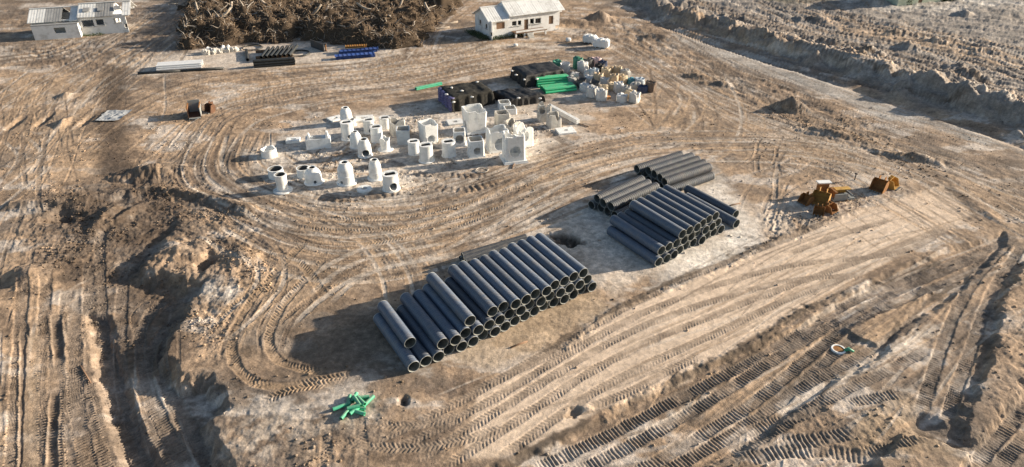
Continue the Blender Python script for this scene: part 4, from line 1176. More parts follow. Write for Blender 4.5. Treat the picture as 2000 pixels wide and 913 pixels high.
def drape(name, corners, h, mat_, label, margins=(1, 1, 1, 1), seed=1, sag=0.06, n=44, lean=0.12):
    """a sheet over a pile: corners are ground points front-left, front-right, back-right, back-left"""
    c = [np.array((p.x, p.y)) for p in corners]
    ctr = sum(c) / 4
    wx = np.hypot(*(c[1] - c[0])); wy = np.hypot(*(c[3] - c[0]))
    mu0, mu1 = margins[0] * h / wx, margins[1] * h / wx; mv0, mv1 = margins[2] * h / wy, margins[3] * h / wy
    us = np.linspace(-mu0, 1 + mu1, n); vs_ = np.linspace(-mv0, 1 + mv1, n)
    U, V = np.meshgrid(us, vs_)
    over_u = np.maximum(np.maximum(-U, U - 1), 0) * wx; over_v = np.maximum(np.maximum(-V, V - 1), 0) * wy
    over = np.maximum(over_u, over_v)
    Uc, Vc = np.clip(U, 0, 1), np.clip(V, 0, 1)
    # sides lean out a little
    Ue = Uc + np.sign(U - Uc) * over_u * lean / wx; Ve = Vc + np.sign(V - Vc) * over_v * lean / wy
    x = (c[0][0] * (1 - Ue) + c[1][0] * Ue) * (1 - Ve) + (c[3][0] * (1 - Ue) + c[2][0] * Ue) * Ve
    y = (c[0][1] * (1 - Ue) + c[1][1] * Ue) * (1 - Ve) + (c[3][1] * (1 - Ue) + c[2][1] * Ue) * Ve
    steps = np.floor(Uc * 5 * 0.999) + np.floor(Vc * 4 * 0.999) * 7
    lump = 0.035 * np.sin(steps * 2.7 + seed)
    edge = np.minimum(np.minimum(Uc, 1 - Uc) * wx, np.minimum(Vc, 1 - Vc) * wy)
    z = h + lump * sstep(0, 0.4, edge) - 0.10 * sstep(0.35, 0, edge) - over * 0.98
    nn = fbm(x * 1.1, y * 1.1, seed, 4) 
    z = z + sag * nn * np.where(over > 0, 0.4, 1.0)
    fold = 0.09 * np.sin((np.where(over_u > over_v, y, x)) * 5.0 + 3 * nn) * sstep(0, 0.5, over)
    x = x + fold * np.where(over_u >= over_v, 1, 0.2) + 0.05 * nn; y = y + fold * np.where(over_v > over_u, -1, 0.2)
    z = np.maximum(z, 0.02 + 0.03 * np.abs(nn))
    vsl = [(float(a), float(b), float(d)) for a, b, d in zip((x - ctr[0]).ravel(), (y - ctr[1]).ravel(), z.ravel())]
    fs_ = [(i * n + k, i * n + k + 1, (i + 1) * n + k + 1, (i + 1) * n + k) for i in range(n - 1) for k in range(n - 1)]
    mb = MB(); mb.add(vsl, fs_)
    o = mb.build(name, M[mat_], None, True)
    o.location = (ctr[0], ctr[1], gz(ctr[0], ctr[1]))
    tag(o, label, 'tarpaulin', 'sheeted pallet stacks')
    return o, h
def corners(fl, fr, br, bl):
    return [G(*fl), G(*fr), G(*br), G(*bl)]
cA = corners((884, 219), (962, 203), (936, 184), (858, 196))
tA, hA = drape('tarpaulin', cA, 1.75, 'sheet', 'olive black netting over the left pallet stack with violet sacks showing', (0.25, 1.0, 1.0, 1.0), 3)
cB = corners((1000, 209), (1062, 200), (1030, 186), (963, 192))
tB, hB = drape('tarpaulin', cB, 1.0, 'sheet_k', 'low black sheet over the middle pallet stack beside the small white box', (1, 1, 1, 1), 5, sag=0.10)
cC = corners((1026, 172), (1100, 158), (1074, 141), (1000, 152))
tC, hC = drape('tarpaulin', cC, 1.55, 'sheet_k', 'black sheet over the rear pallet stack behind the green pipes', (1, 1, 1, 1), 8, sag=0.07)
# violet sacks stacked under the left sheet
random.seed(5)
aL, bL = cA[0], cA[3]
def sack(loc, sx, sy, sz, rz, m, seed):
    mb = MB(); n = 8; rg = random.Random(seed)
    vsl = []; fs_ = []
    for i in range(n + 1):
        for k in range(12):
            q = 2 * math.pi * k / 12; t = -1 + 2 * i / n
            rr = (1 - abs(t) ** 3.2) ** 0.5
            x = t * sx / 2; y = rr * math.copysign(abs(math.cos(q)) ** 0.6, math.cos(q)) * sy / 2; z = rr * math.copysign(abs(math.sin(q)) ** 0.7, math.sin(q)) * sz / 2 + sz / 2
            vsl.append((x + rg.uniform(-.01, .01), y, z + rg.uniform(-.01, .01)))
    for i in range(n):
        for k in range(12):
            k2 = (k + 1) % 12; fs_.append((i * 12 + k, i * 12 + k2, (i + 1) * 12 + k2, (i + 1) * 12 + k))
    mb.add(vsl, fs_)
    o = mb.build('sack', m, None, True); o.location = loc; o.rotation_euler = (0, 0, rz); return o
k = 0
for lay in range(6):
    for c in range(4):
        f_ = (c + 0.5) / 4
        p = aL * (1 - f_) + bL * f_
        wall_dir = math.atan2((bL - aL).y, (bL - aL).x)
        o = sack((p.x + 0.12, p.y, 0.02 + lay * 0.27 + gz(p.x, p.y)), (bL - aL).length / 4 * 0.98, 0.75, 0.30, wall_dir + random.uniform(-.05, .05), M['violet'], k); k += 1
        tag(o, f'violet printed sack, {ORD[lay]} layer up, {ORD[c]} from the front under the left sheet', 'sack', 'violet sacks under the left sheet')
# sand bags weighing the sheets down
wb = [(tA, 882, 172, 1.8, 'near its back left corner'), (tA, 902, 178, 1.8, 'in the middle of its top'), (tA, 872, 185, 1.8, 'near its left edge'), (tA, 922, 190, 1.75, 'on its front edge'), (tA, 886, 200, 1.75, 'on its front left corner'), (tA, 932, 161, 1.75, 'on its back right corner'),
      (tB, 1013, 192, 1.05, 'on its front edge'), (tB, 1055, 193, 1.0, 'on its right corner'),
      (tC, 1049, 155, 1.55, 'at its front edge'), (tC, 1008, 147, 1.6, 'at its left edge'), (tC, 1024, 156, 1.55, 'at its front left corner'), (tC, 1000, 139, 1.55, 'at its back left corner')]
wn_ = {tA: 'olive netting', tB: 'low black sheet', tC: 'rear black sheet'}
for k, (t_, qx, qy, zz, where) in enumerate(wb):
    p = G(qx, qy, zz)
    o = sack((p.x, p.y, zz - 0.05), 0.42, 0.28, 0.14, random.uniform(0, 3), M['white'], 100 + k)
    tag(o, f'small white sandbag on the {wn_[t_]}, {where}', 'sandbag', 'white sandbags holding sheets down')

# green pipes: bundles
def bundle_pipes(name, p0, p1, rows, d, label, cat='pipe bundle', m='green', z0=0.0, seg=10):
    dv = p1 - p0; L_ = dv.length
    o = empty(name, (p0.x, p0.y, gz(p0.x, p0.y) + z0), math.atan2(dv.y, dv.x))
    mb = MB(); mb.lathe([(d / 2, 0), (d / 2, L_), (d / 2 * 0.82, L_), (d / 2 * 0.82, 0)], seg)
    mb.v = [(z, x, y) for x, y, z in mb.v]
    me = mb.mesh('pipe', True); me.set_sharp_from_angle(angle=0.7); me.materials.append(M[m])
    for r_, (cnt, off) in enumerate(rows):
        for c in range(cnt):
            q = link('pipe', me, None, o)
            q.location = (random.uniform(-0.05, 0.05), (c + off) * d * 1.01, d / 2 + r_ * d * 0.87)
    tag(o, label, cat)
    return o
M['green_bright'] = mat('bright_green_plastic', (0.03, 0.46, 0.20), (0.06, 0.56, 0.27), 5, 0.45, 0.65, spec=0.4, vary=0.22, dust=0.6)
bundle_pipes('green_pipe_bundle', on(1066, 184), on(1126, 177), [(7, 0), (6, 0.5)], 0.30, 'bright green pipes bundled in the front tier beside the bulk bags', m='green_bright')
bundle_pipes('green_pipe_bundle', on(1050, 172), on(1112, 166), [(6, 0), (5, 0.5), (4, 1.0), (3, 1.5)], 0.30, 'bright green pipes stacked higher behind the front green bundle', m='green_bright')
bundle_pipes('green_pipe_bundle', on(814, 177), on(864, 166), [(4, 0), (3, 0.5)], 0.16, 'thin green pipes lying left of the olive netting')

# bulk bags
BAGC = {'white': ((0.60, 0.58, 0.55), (0.72, 0.70, 0.67)), 'cream': ((0.55, 0.43, 0.28), (0.66, 0.54, 0.38)), 'beige': ((0.48, 0.37, 0.25), (0.60, 0.48, 0.34)),
        'grey': ((0.32, 0.31, 0.29), (0.44, 0.43, 0.41)), 'dark grey': ((0.09, 0.09, 0.09), (0.16, 0.15, 0.15)), 'black': ((0.02, 0.02, 0.022), (0.05, 0.045, 0.045)),
        'green': ((0.05, 0.22, 0.15), (0.12, 0.32, 0.23)), 'pale blue': ((0.40, 0.46, 0.52), (0.55, 0.60, 0.64)), 'blue': ((0.06, 0.20, 0.28), (0.12, 0.32, 0.40)),
        'navy': ((0.03, 0.04, 0.08), (0.07, 0.09, 0.15)), 'pink': ((0.50, 0.36, 0.36), (0.60, 0.46, 0.45)), 'brown': ((0.13, 0.09, 0.07), (0.22, 0.17, 0.13)), 'orange': ((0.55, 0.26, 0.11), (0.62, 0.36, 0.18))}
for kx, (c1, c2) in BAGC.items():
    M['bag_' + kx] = mat('bag_' + kx.replace(' ', '_'), c1, c2, 5, 0.75, bump=0.5, bscale=9, spec=0.2, vary=0.1, stain=tuple(0.5 * v for v in c1), stain_amt=0.3, stain_scale=2.5)
def bag_mesh(kind, seed):
    rg = random.Random(seed)
    n, seg = 11, 20
    vsl = []; fs_ = []
    hgt = {'full': 1.05, 'tall': 1.25, 'slump': 0.75, 'open': 0.95}[kind]
    for i in range(n):
        t = i / (n - 1)
        if kind == 'open':
            prof = [0.44, 0.5, 0.53, 0.54, 0.53, 0.51, 0.50, 0.50, 0.42, 0.38, 0.02][i]; z = [0, .05, .2, .4, .6, .8, 1.0, 1.0, .75, .6, .55][i] * hgt
        else:
            prof = [0.42, 0.48, 0.50, 0.51, 0.50, 0.49, 0.48, 0.44, 0.30, 0.17, 0.14][i]; z = [0, .03, .15, .32, .5, .68, .84, .90, .86, .84, .98][i] * hgt
        for k in range(seg):
            q = 2 * math.pi * k / seg
            sq = (abs(math.cos(q)) ** 4 + abs(math.sin(q)) ** 4) ** -0.25
            nn = float(fbm(np.array([math.cos(q) * 1.6 + seed]), np.array([math.sin(q) * 1.6 + t * 2.2]), seed, 4)[0])
            r = prof * (1 + (sq - 1) * (0.95 if i < 8 else 0.3)) * (1 + 0.24 * nn)
            lean = 0.10 * t * math.sin(seed * 1.3)
            vsl.append((r * math.cos(q) + lean, r * math.sin(q) + 0.6 * lean * math.cos(seed), z * (1 + 0.14 * nn * (1 if t > 0.3 else 0))))
    for i in range(n - 1):
        for k in range(seg):
            k2 = (k + 1) % seg; fs_.append((i * seg + k, i * seg + k2, (i + 1) * seg + k2, (i + 1) * seg + k))
    fs_.append(tuple((n - 1) * seg + k for k in range(seg)))
    mb = MB(); mb.add(vsl, fs_)
    me = mb.mesh('bulk_bag', True); me.set_sharp_from_angle(angle=0.9)
    lp = MB()
    for sx, sy in ((1, 1), (-1, 1), (1, -1), (-1, -1)):
        x, y = 0.36 * sx, 0.36 * sy; zt = hgt * (0.80 if kind != 'open' else 0.98)
        lp.tube([(x, y, zt - 0.12), (x * 1.08, y * 1.05, zt + 0.12), (x * 0.80, y * 1.1, zt + 0.16), (x * 0.7, y, zt - 0.06)], 0.03, 4, False)
    return me
BAGS = {
 'back': [(980, 560, 'green', 'full'), (1052, 592, 'white', 'open'), (1155, 562, 'green', 'tall'), (1200, 590, 'white', 'tall'), (1245, 556, 'dark grey', 'full'), (1305, 545, 'pink', 'full'), (1362, 560, 'navy', 'full')],
 'second': [(1130, 645, 'white', 'slump'), (1236, 635, 'white', 'full'), (1286, 645, 'pale blue', 'tall'), (1330, 600, 'black', 'full'), (1390, 635, 'cream', 'tall'), (1432, 610, 'beige', 'full'), (1474, 625, 'beige', 'tall'), (1540, 645, 'grey', 'full')],
 'third': [(1110, 695, 'grey', 'full'), (1190, 715, 'dark grey', 'open'), (1250, 685, 'white', 'slump'), (1325, 690, 'beige', 'tall'), (1378, 705, 'white', 'full'), (1452, 700, 'beige', 'tall'), (1512, 685, 'cream', 'full'), (1590, 685, 'blue', 'slump'), (1656, 695, 'pale blue', 'slump')],
 'fourth': [(1215, 745, 'white', 'slump'), (1290, 745, 'dark grey', 'open'), (1370, 770, 'cream', 'full'), (1440, 735, 'cream', 'slump'), (1482, 755, 'white', 'full'), (1545, 780, 'grey', 'full'), (1622, 735, 'grey', 'slump'), (1688, 755, 'navy', 'slump'), (1750, 750, 'brown', 'full')],
 'front': [(1272, 795, 'white', 'full'), (1345, 820, 'white', 'full'), (1405, 812, 'orange', 'slump'), (1515, 832, 'white', 'slump'), (1582, 800, 'cream', 'slump'), (1618, 838, 'white', 'full')]}
k = 0
for row, lst in BAGS.items():
    for c, (zx, zy, colr, kd) in enumerate(lst):
        p = on(850 + zx / 4.15, zy / 4.15)
        o = link('bulk_bag', bag_mesh(kd, k + 3), M['bag_' + colr])
        sc_ = random.uniform(0.98, 1.22) * (0.5 if colr == 'orange' else 1.0)
        o.location = (p.x, p.y + 0.45, gz(p.x, p.y) - 0.03); o.scale = (sc_, sc_, sc_ * random.uniform(0.95, 1.1)); o.rotation_euler = (0, 0, random.uniform(0, 6.28))
        st = {'full': 'tied full', 'tall': 'tall', 'slump': 'slumped', 'open': 'open topped'}[kd]
        tag(o, f'{st} {colr} bulk bag, {ORD[c]} from left in the {row} row', 'bulk bag', 'bulk bags in the yard')
        k += 1
# ------------------------------------------------------------------ buildings
M['plaster'] = mat('white_plaster', (0.74, 0.74, 0.72), (0.84, 0.84, 0.83), 1.2, 0.85, bump=0.15, bscale=8, spec=0.2, stain=(0.36, 0.33, 0.29), stain_amt=0.35, stain_scale=0.9)
M['roof_s'] = mat('pale_roof_sheet', (0.68, 0.68, 0.66), (0.78, 0.78, 0.76), 0.9, 0.6, 0.8, spec=0.3, vary=0.08, stain=(0.28, 0.27, 0.24), stain_amt=0.35, stain_scale=0.8)
M['roof_d'] = mat('dark_roof_sheet', (0.24, 0.24, 0.24), (0.36, 0.36, 0.35), 0.9, 0.6, 0.8, spec=0.3, vary=0.1)
M['glass'] = mat('dark_glass', (0.02, 0.022, 0.025), (0.03, 0.032, 0.036), 1, 0.12, spec=0.6)
M['timber'] = mat('brown_timber', (0.17, 0.10, 0.06), (0.26, 0.16, 0.10), 4, 0.8, vary=0.2)
M['sill'] = mat('grey_render', (0.42, 0.41, 0.38), (0.52, 0.51, 0.48), 2, 0.9)
M['weed'] = mat('weeds', (0.05, 0.075, 0.03), (0.09, 0.11, 0.045), 3, 0.8, vary=0.3)

def wall_panel(L_, H_, openings, th, M4, mb):
    """a wall in x (length) and z (height) with rectangular openings (x0, x1, z0, z1)"""
    xs = sorted({0.0, L_} | {v for o in openings for v in o[:2]}); zs = sorted({0.0, H_} | {v for o in openings for v in o[2:]})
    nx, nz = len(xs), len(zs)
    def solid(i, j):
        if i < 0 or j < 0 or i >= nx - 1 or j >= nz - 1: return False
        cx, cz = (xs[i] + xs[i + 1]) / 2, (zs[j] + zs[j + 1]) / 2
        return not any(o[0] < cx < o[1] and o[2] < cz < o[3] for o in openings)
    V = []; ids = {}
    def vid(i, j, s):
        if (i, j, s) not in ids:
            V.append(tuple(M4 @ Vector((xs[i], s * th, zs[j])))); ids[(i, j, s)] = len(V) - 1
        return ids[(i, j, s)]
    Fs = []
    for i in range(nx - 1):
        for j in range(nz - 1):
            if not solid(i, j): continue
            Fs.append((vid(i, j, 0), vid(i + 1, j, 0), vid(i + 1, j + 1, 0), vid(i, j + 1, 0)))
            Fs.append((vid(i, j + 1, 1), vid(i + 1, j + 1, 1), vid(i + 1, j, 1), vid(i, j, 1)))
            if not solid(i - 1, j): Fs.append((vid(i, j, 1), vid(i, j, 0), vid(i, j + 1, 0), vid(i, j + 1, 1)))
            if not solid(i + 1, j): Fs.append((vid(i + 1, j, 0), vid(i + 1, j, 1), vid(i + 1, j + 1, 1), vid(i + 1, j + 1, 0)))
            if not solid(i, j - 1): Fs.append((vid(i, j, 1), vid(i + 1, j, 1), vid(i + 1, j, 0), vid(i, j, 0)))
            if not solid(i, j + 1): Fs.append((vid(i, j + 1, 0), vid(i + 1, j + 1, 0), vid(i + 1, j + 1, 1), vid(i, j + 1, 1)))
    mb.add(V, Fs)

def window(root, M4, o, th, bars=1, open_=False):
    """frame and sill in an opening, panes behind"""
    x0, x1, z0, z1 = o; t = 0.06
    f = MB()
    for c, s in ((((x0 + x1) / 2, th * 0.6, z0 + t / 2), (x1 - x0 - 0.004, 0.07, t)), (((x0 + x1) / 2, th * 0.6, z1 - t / 2), (x1 - x0 - 0.004, 0.07, t)),
                 ((x0 + t / 2 + 0.002, th * 0.6, (z0 + z1) / 2), (t, 0.066, z1 - z0 - 2 * t)), ((x1 - t / 2 - 0.002, th * 0.6, (z0 + z1) / 2), (t, 0.066, z1 - z0 - 2 * t))):
        f.box(c, s, 0, M4)
    wo = f.build('window', M['sill'], root)
    n = bars + 1; wdt = (x1 - x0 - 2 * t) / n
    if not open_:
        for k in range(n):
            p = MB(); p.box((x0 + t + wdt * (k + 0.5), th * 0.62, (z0 + z1) / 2), (wdt * 0.94, 0.012, z1 - z0 - 2 * t - 0.006), 0, M4)
            p.build('pane', M['glass'], wo)
    s = MB(); s.box(((x0 + x1) / 2, -0.05, z0 - 0.04), (x1 - x0 + 0.2, 0.12, 0.07), 0, M4); s.build('sill', M['sill'], wo)
    return wo

def roof_slope(root, x0, x1, y0, z0, y1, z1, n, mats, mx, th=0.05, gap=0.012):
    """sheets laid from the eaves (y0, z0) to the ridge (y1, z1), ribbed"""
    wd = (x1 - x0) / n
    for k in range(n):
        if mats(k) is None: continue
        mb = MB(); a = x0 + k * wd + gap / 2; b = a + wd - gap
        m_ = 9; jz = random.uniform(-0.012, 0.012)
        top = []; bot = []
        for i in range(m_ + 1):
            x = a + (b - a) * i / m_; hh = 0.012 * (1 if i % 3 == 1 else 0)
            top += [(x, y0, z0 + th + hh + jz), (x, y1, z1 + th + hh + jz)]
            bot += [(x, y0, z0 + jz), (x, y1, z1 + jz)]
        nn = len(top); V = top + bot; Fs = []
        for i in range(m_):
            Fs.append((2 * i, 2 * i + 2, 2 * i + 3, 2 * i + 1)); Fs.append((nn + 2 * i + 1, nn + 2 * i + 3, nn + 2 * i + 2, nn + 2 * i))
            Fs.append((nn + 2 * i, nn + 2 * i + 2, 2 * i + 2, 2 * i)); Fs.append((2 * i + 1, 2 * i + 3, nn + 2 * i + 3, nn + 2 * i + 1))
        Fs.append((0, 1, nn + 1, nn)); Fs.append((2 * m_ + 1, 2 * m_, nn + 2 * m_, nn + 2 * m_ + 1))
        mb.add(V, Fs)
        mb.build('roof_sheet', M[mats(k)], root)

def house(name, label, P0, P1, depth, eave, rise, sections, front, left, right, base=0.0, wallm='plaster', roofm=lambda k: 'roof_s', over=0.35):
    """local x along the front from P0 to P1, y into the building; sections: (x0, x1, lift)"""
    dv = P1 - P0; L_ = math.hypot(dv.x, dv.y)
    z0 = min(gz(P0.x, P0.y), gz(P1.x, P1.y)) - 0.05
    root = empty(name, (P0.x, P0.y, z0), math.atan2(dv.y, dv.x))
    th = 0.18
    I = Matrix.Identity(4)
    Mf = I
    Mb = Matrix.Translation((L_, depth, 0)) @ Matrix.Rotation(math.pi, 4, 'Z')
    Ml = Matrix.Translation((0, depth - th, 0)) @ Matrix.Rotation(-math.pi / 2, 4, 'Z')
    Mr = Matrix.Translation((L_, th, 0)) @ Matrix.Rotation(math.pi / 2, 4, 'Z')
    for (m4, ln, ops) in ((Mf, L_, front), (Mb, L_, []), (Ml, depth - 2 * th, left), (Mr, depth - 2 * th, right)):
        mb = MB(); wall_panel(ln, eave, [o[:4] for o in ops], th, m4, mb)
        mb.build('wall', M[wallm], root)
        for o in ops:
            kind = o[4] if len(o) > 4 else 'window'
            if kind == 'window': window(root, m4, o[:4], th)
            elif kind == 'gap': window(root, m4, o[:4], th, 1, True)
            elif kind == 'door':
                d = MB(); d.box(((o[0] + o[1]) / 2, th * 0.6, (o[2] + o[3]) / 2), (o[1] - o[0] - 0.02, 0.05, o[3] - o[2] - 0.02), 0, m4)
                dd = d.build('door', M['timber'], root)
                h = MB(); h.box((o[1] - 0.12, th * 0.6 - 0.05, (o[2] + o[3]) / 2), (0.05, 0.06, 0.12), 0, m4); h.build('handle', M['sill'], dd)
            elif kind == 'board':
                d = MB(); d.box(((o[0] + o[1]) / 2, th * 0.6, (o[2] + o[3]) / 2), (o[1] - o[0] - 0.02, 0.05, o[3] - o[2] - 0.02), 0, m4); d.build('shutter', M['timber'], root)
    # gables
    for x in (0.003, L_ - th - 0.003):
        g = MB(); lift = sections[0][2] if x < 1 else sections[-1][2]
        pr = [(0.004, 0), (depth - 0.004, 0), (depth - 0.004, lift), (depth / 2, rise + lift - 0.06), (0.004, lift)]
        V = [(x, y, eave + z) for y, z in pr] + [(x + th, y, eave + z) for y, z in pr]
        n = len(pr); g.add(V, [tuple(range(n - 1, -1, -1)), tuple(range(n, 2 * n))] + [(i, (i + 1) % n, n + (i + 1) % n, n + i) for i in range(n)])
        g.build('gable', M[wallm], root)
    for (x0, x1, lift) in sections:
        xa = x0 - (over if x0 == 0 else 0); xb = x1 + (over if x1 >= L_ - 0.01 else 0)
        k_ = rise / (depth / 2)
        ns = max(int((xb - xa) / 1.1), 2)
        roof_slope(root, xa, xb, -over, eave + lift - over * k_, depth / 2, eave + lift + rise, ns, roofm, None)
        roof_slope(root, xa, xb, depth + over, eave + lift - over * k_, depth / 2, eave + lift + rise, ns, roofm, None)
        rc = MB(); rc.box(((xa + xb) / 2, depth / 2, eave + lift + rise + 0.08), (xb - xa, 0.35, 0.09)); rc.build('ridge_cap', M['roof_s'], root)
        if lift > 0.05:
            for yy in (0.0, depth):
                u = MB(); u.box(((x0 + x1) / 2, yy + (0.09 if yy == 0 else -0.09), eave + lift / 2), (x1 - x0 - 0.01, 0.17, lift - 0.01)); u.build('upper_wall', M[wallm], root)
            e_ = MB()
            pr = [(0.2, 0.02), (depth - 0.2, 0.02), (depth - 0.2, lift), (depth / 2, rise + lift - 0.06), (0.2, lift)]
            xx = x0 + 0.02 if x0 > 0 else x1 - 0.12
            V = [(xx, y, eave + z) for y, z in pr] + [(xx + 0.1, y, eave + z) for y, z in pr]; n = len(pr)
            e_.add(V, [tuple(range(n - 1, -1, -1)), tuple(range(n, 2 * n))] + [(i, (i + 1) % n, n + (i + 1) % n, n + i) for i in range(n)])
            e_.build('parapet', M[wallm], root)
    fl = MB(); fl.box((L_ / 2, depth / 2, 0.12), (L_ - 0.4, depth - 0.4, 0.2)); fl.build('floor_plate', M['sill'], root)
    tag(root, label, 'house')
    return root, L_

P0 = on(957, 77); P1 = on(1081, 60); P2 = on(922, 62)
dep = (P2 - P0).length
hr, L_ = house('white_house', 'white plastered house with pale sheet roof and raised porch, top centre', P0, P1, min(dep, 7.0), 2.75, 1.35,
               [(0, 3.2, 0), (3.2, 12.4, 0.5)],
               [(1.1, 2.5, 1.35, 2.35, 'board'), (3.7, 4.5, 1.55, 2.25, 'window'), (4.7, 5.3, 1.55, 2.25, 'gap'), (5.8, 6.5, 0.75, 2.3, 'door'), (6.8, 7.5, 1.5, 2.3, 'gap'), (7.7, 8.7, 1.45, 2.25, 'window'), (10.1, 10.9, 1.1, 2.35, 'board'), (11.3, 12.0, 0.2, 0.8, 'gap')],
               [(1.4, 2.1, 1.5, 2.2), (3.6, 4.3, 1.35, 2.05), (5.2, 5.8, 0.6, 1.2)], [(1.5, 2.4, 1.4, 2.3)])
# porch in front of the white house
pc = MB(); pc.box((6.3, -0.75, 0.78), (5.4, 1.4, 0.14)); pc.build('porch_deck', M['timber'], hr)
for xx in (3.75, 5.2, 6.6, 8.85):
    q = MB(); q.box((xx, -1.25, 0.35), (0.22, 0.22, 0.72)); q.build('porch_pier', M['plaster'], hr)
q = MB(); q.box((6.3, -1.38, 0.98), (5.2, 0.08, 0.26)); q.build('porch_parapet', M['plaster'], hr)
for i in range(3):
    q = MB(); q.box((5.9, -1.6 - 0.3 * i, 0.55 - 0.22 * i), (0.9, 0.3, 0.2)); q.build('step', M['sill'], hr)

Q0 = on(70, 76); Q1 = on(233, 65)
hl, L2_ = house('white_house', 'long white ruined house with grey patched roof and broken openings, top left', Q0, Q1, 5.2, 2.55, 1.25,
                [(0, 6.4, -0.0), (6.4, 13.4, 0.35)],
                [(3.4, 5.2, 1.5, 2.35, 'gap'), (6.8, 8.4, 1.3, 2.3, 'gap'), (8.7, 9.8, 1.4, 2.3, 'gap'), (11.2, 12.2, 1.6, 2.3, 'gap'), (1.2, 1.9, 1.4, 2.1, 'window'), (12.5, 12.9, 0.8, 1.4, 'window')],
                [(1.2, 2.2, 1.2, 2.1)], [(1.2, 2.2, 1.2, 2.1)], roofm=lambda k: (None if k == 4 else 'roof_d' if k % 5 in (2, 3) else 'roof_s'))
an = MB(); wall_panel(6.2, 2.1, [(2.9, 4.4, 0.9, 1.7)], 0.16, Matrix.Translation((0.25, -1.15, 0)), an); an.build('front_wall', M['plaster'], hl)
an = MB(); an.box((0.33, -0.49, 1.05), (0.16, 0.98, 2.1)); an.build('side_wall', M['plaster'], hl)
an = MB(); an.box((6.37, -0.49, 1.05), (0.16, 0.98, 2.1)); an.build('side_wall', M['plaster'], hl)
an = MB(); an.box((3.35, -0.55, 2.15), (6.3, 1.25, 0.1)); an.build('lean_to_roof', M['roof_d'], hl)
for (xx, ww) in ((7.6, 0.9), (9.6, 0.8), (11.9, 0.9)):
    an = MB(); an.box((xx, 1.05, 3.60), (ww, 0.9, 0.06)); o = an.build('roof_patch', M['roof_d'], hl); o.rotation_euler = (0, 0, 0)
    o.matrix_local = Matrix.Translation((0, 1.05, 3.60)) @ Matrix.Rotation(math.atan2(1.25, 2.6), 4, 'X') @ Matrix.Translation((0, -1.05, -3.60 + 0.0))

# pale green building at the top edge, only its foot in the picture
R0 = on(1752, 12); R1 = on(1836, 4)
M['green_wall'] = mat('pale_green_wall', (0.46, 0.52, 0.40), (0.56, 0.60, 0.48), 1.0, 0.85, stain=(0.3, 0.32, 0.25), stain_amt=0.3)
hg, _ = house('green_house', 'pale green walled house at the top right edge with hedge beside it', R0, R1, 6.0, 3.0, 1.4, [(0, 8.3, 0)],
              [(1.2, 2.2, 1.1, 2.1), (4.6, 5.5, 0.2, 2.2, 'door'), (6.6, 7.4, 1.1, 2.1)], [(1.5, 2.5, 1.1, 2.1)], [(1.5, 2.5, 1.1, 2.1)], wallm='green_wall')

# weeds at the foot of the houses, shrubs by the green house
def leafy(name, pts, hgt, n, leaf, m, label, cat, kind=None, group=None, seed=1):
    rg = np.random.default_rng(seed); mb = MB()
    c0 = pts[0]
    V = []; Fs = []
    for (p, rad, dens) in [(q, r_, d_) for q, r_, d_ in pts]:
        for _ in range(int(n * dens)):
            a = rg.uniform(0, 6.28); d = rad * math.sqrt(rg.uniform())
            x, y = p.x + d * math.cos(a), p.y + d * math.sin(a)
            z = gz(x, y) + hgt * rg.uniform() ** 1.2 * (1 - 0.6 * d / rad)
            t = Vector(rg.normal(size=3)).normalized(); s_ = t.cross(Vector((0, 0, 1))).normalized() * leaf * 0.45
            t = t * leaf * rg.uniform(0.6, 1.4)
            b = len(V); q = Vector((x, y, z))
            V += [tuple(q - s_), tuple(q + s_), tuple(q + s_ * 0.4 + t), tuple(q - s_ * 0.4 + t)]; Fs.append((b, b + 1, b + 2, b + 3))
    mb.add(V, Fs)
    o = mb.build(name, M[m]); tag(o, label, cat, group, kind); return o
wp = []
for f_ in np.linspace(0.05, 0.95, 12):
    q = P0.lerp(P2, f_); wp.append((q + Vector((-0.5, -0.2, 0)), 0.8, 1.0))
for f_ in np.linspace(0.03, 0.45, 8):
    q = P0.lerp(P1, f_); wp.append((q + Vector((0.1, -0.5, 0)), 0.6, 0.7))
leafy('weeds', wp, 0.7, 90, 0.16, 'weed', 'dark green weeds along the foot of the white house', 'weeds', 'stuff', seed=4)
leafy('weeds', [(Q0.lerp(Q1, f_) + Vector((0, -0.4, 0)), 0.5, 1.0) for f_ in np.linspace(0.5, 0.8, 6)], 0.4, 50, 0.14, 'weed', 'green weeds in front of the ruined house', 'weeds', 'stuff', seed=5)
for k, (qx, qy, r_) in enumerate([(1770, 10, 1.3), (1843, 3, 1.5), (1856, 2, 1.2), (1735, 6, 1.2)]):
    p = on(qx, qy)
    sh = leafy('shrub', [(p + Vector((0, 0.8, 0)), r_, 1.0)], 2.0, 420, 0.22, 'weed', ['low shrub against the green house wall', 'first dark shrub right of the green house', 'second dark shrub right of the green house', 'shrub left of the green house'][k], 'shrub', group='shrubs by the green house', seed=10 + k)
# ------------------------------------------------------------------ the heap of cleared roots and brush
M['brush_a'] = mat('brown_roots', (0.125, 0.088, 0.060), (0.23, 0.17, 0.12), 0.9, 0.9, spec=0.1, stain=(0.045, 0.034, 0.025), stain_amt=0.45, stain_scale=0.35)
M['brush_b'] = mat('dry_fronds', (0.27, 0.19, 0.125), (0.40, 0.31, 0.22), 0.8, 0.9, spec=0.1, stain=(0.14, 0.09, 0.055), stain_amt=0.4, stain_scale=0.4)
M['brush_c'] = mat('grey_wood', (0.26, 0.225, 0.19), (0.37, 0.33, 0.285), 0.8, 0.9, spec=0.1, stain=(0.12, 0.09, 0.07), stain_amt=0.4, stain_scale=0.5)
M['brush_core'] = mat('dark_litter', (0.06, 0.045, 0.032), (0.11, 0.08, 0.055), 0.8, 0.95, bump=0.6, bscale=3, spec=0.1)
M['log'] = mat('pale_log', (0.34, 0.28, 0.22), (0.46, 0.39, 0.31), 2, 0.9, spec=0.1, bump=0.4, bscale=8, vary=0.25)
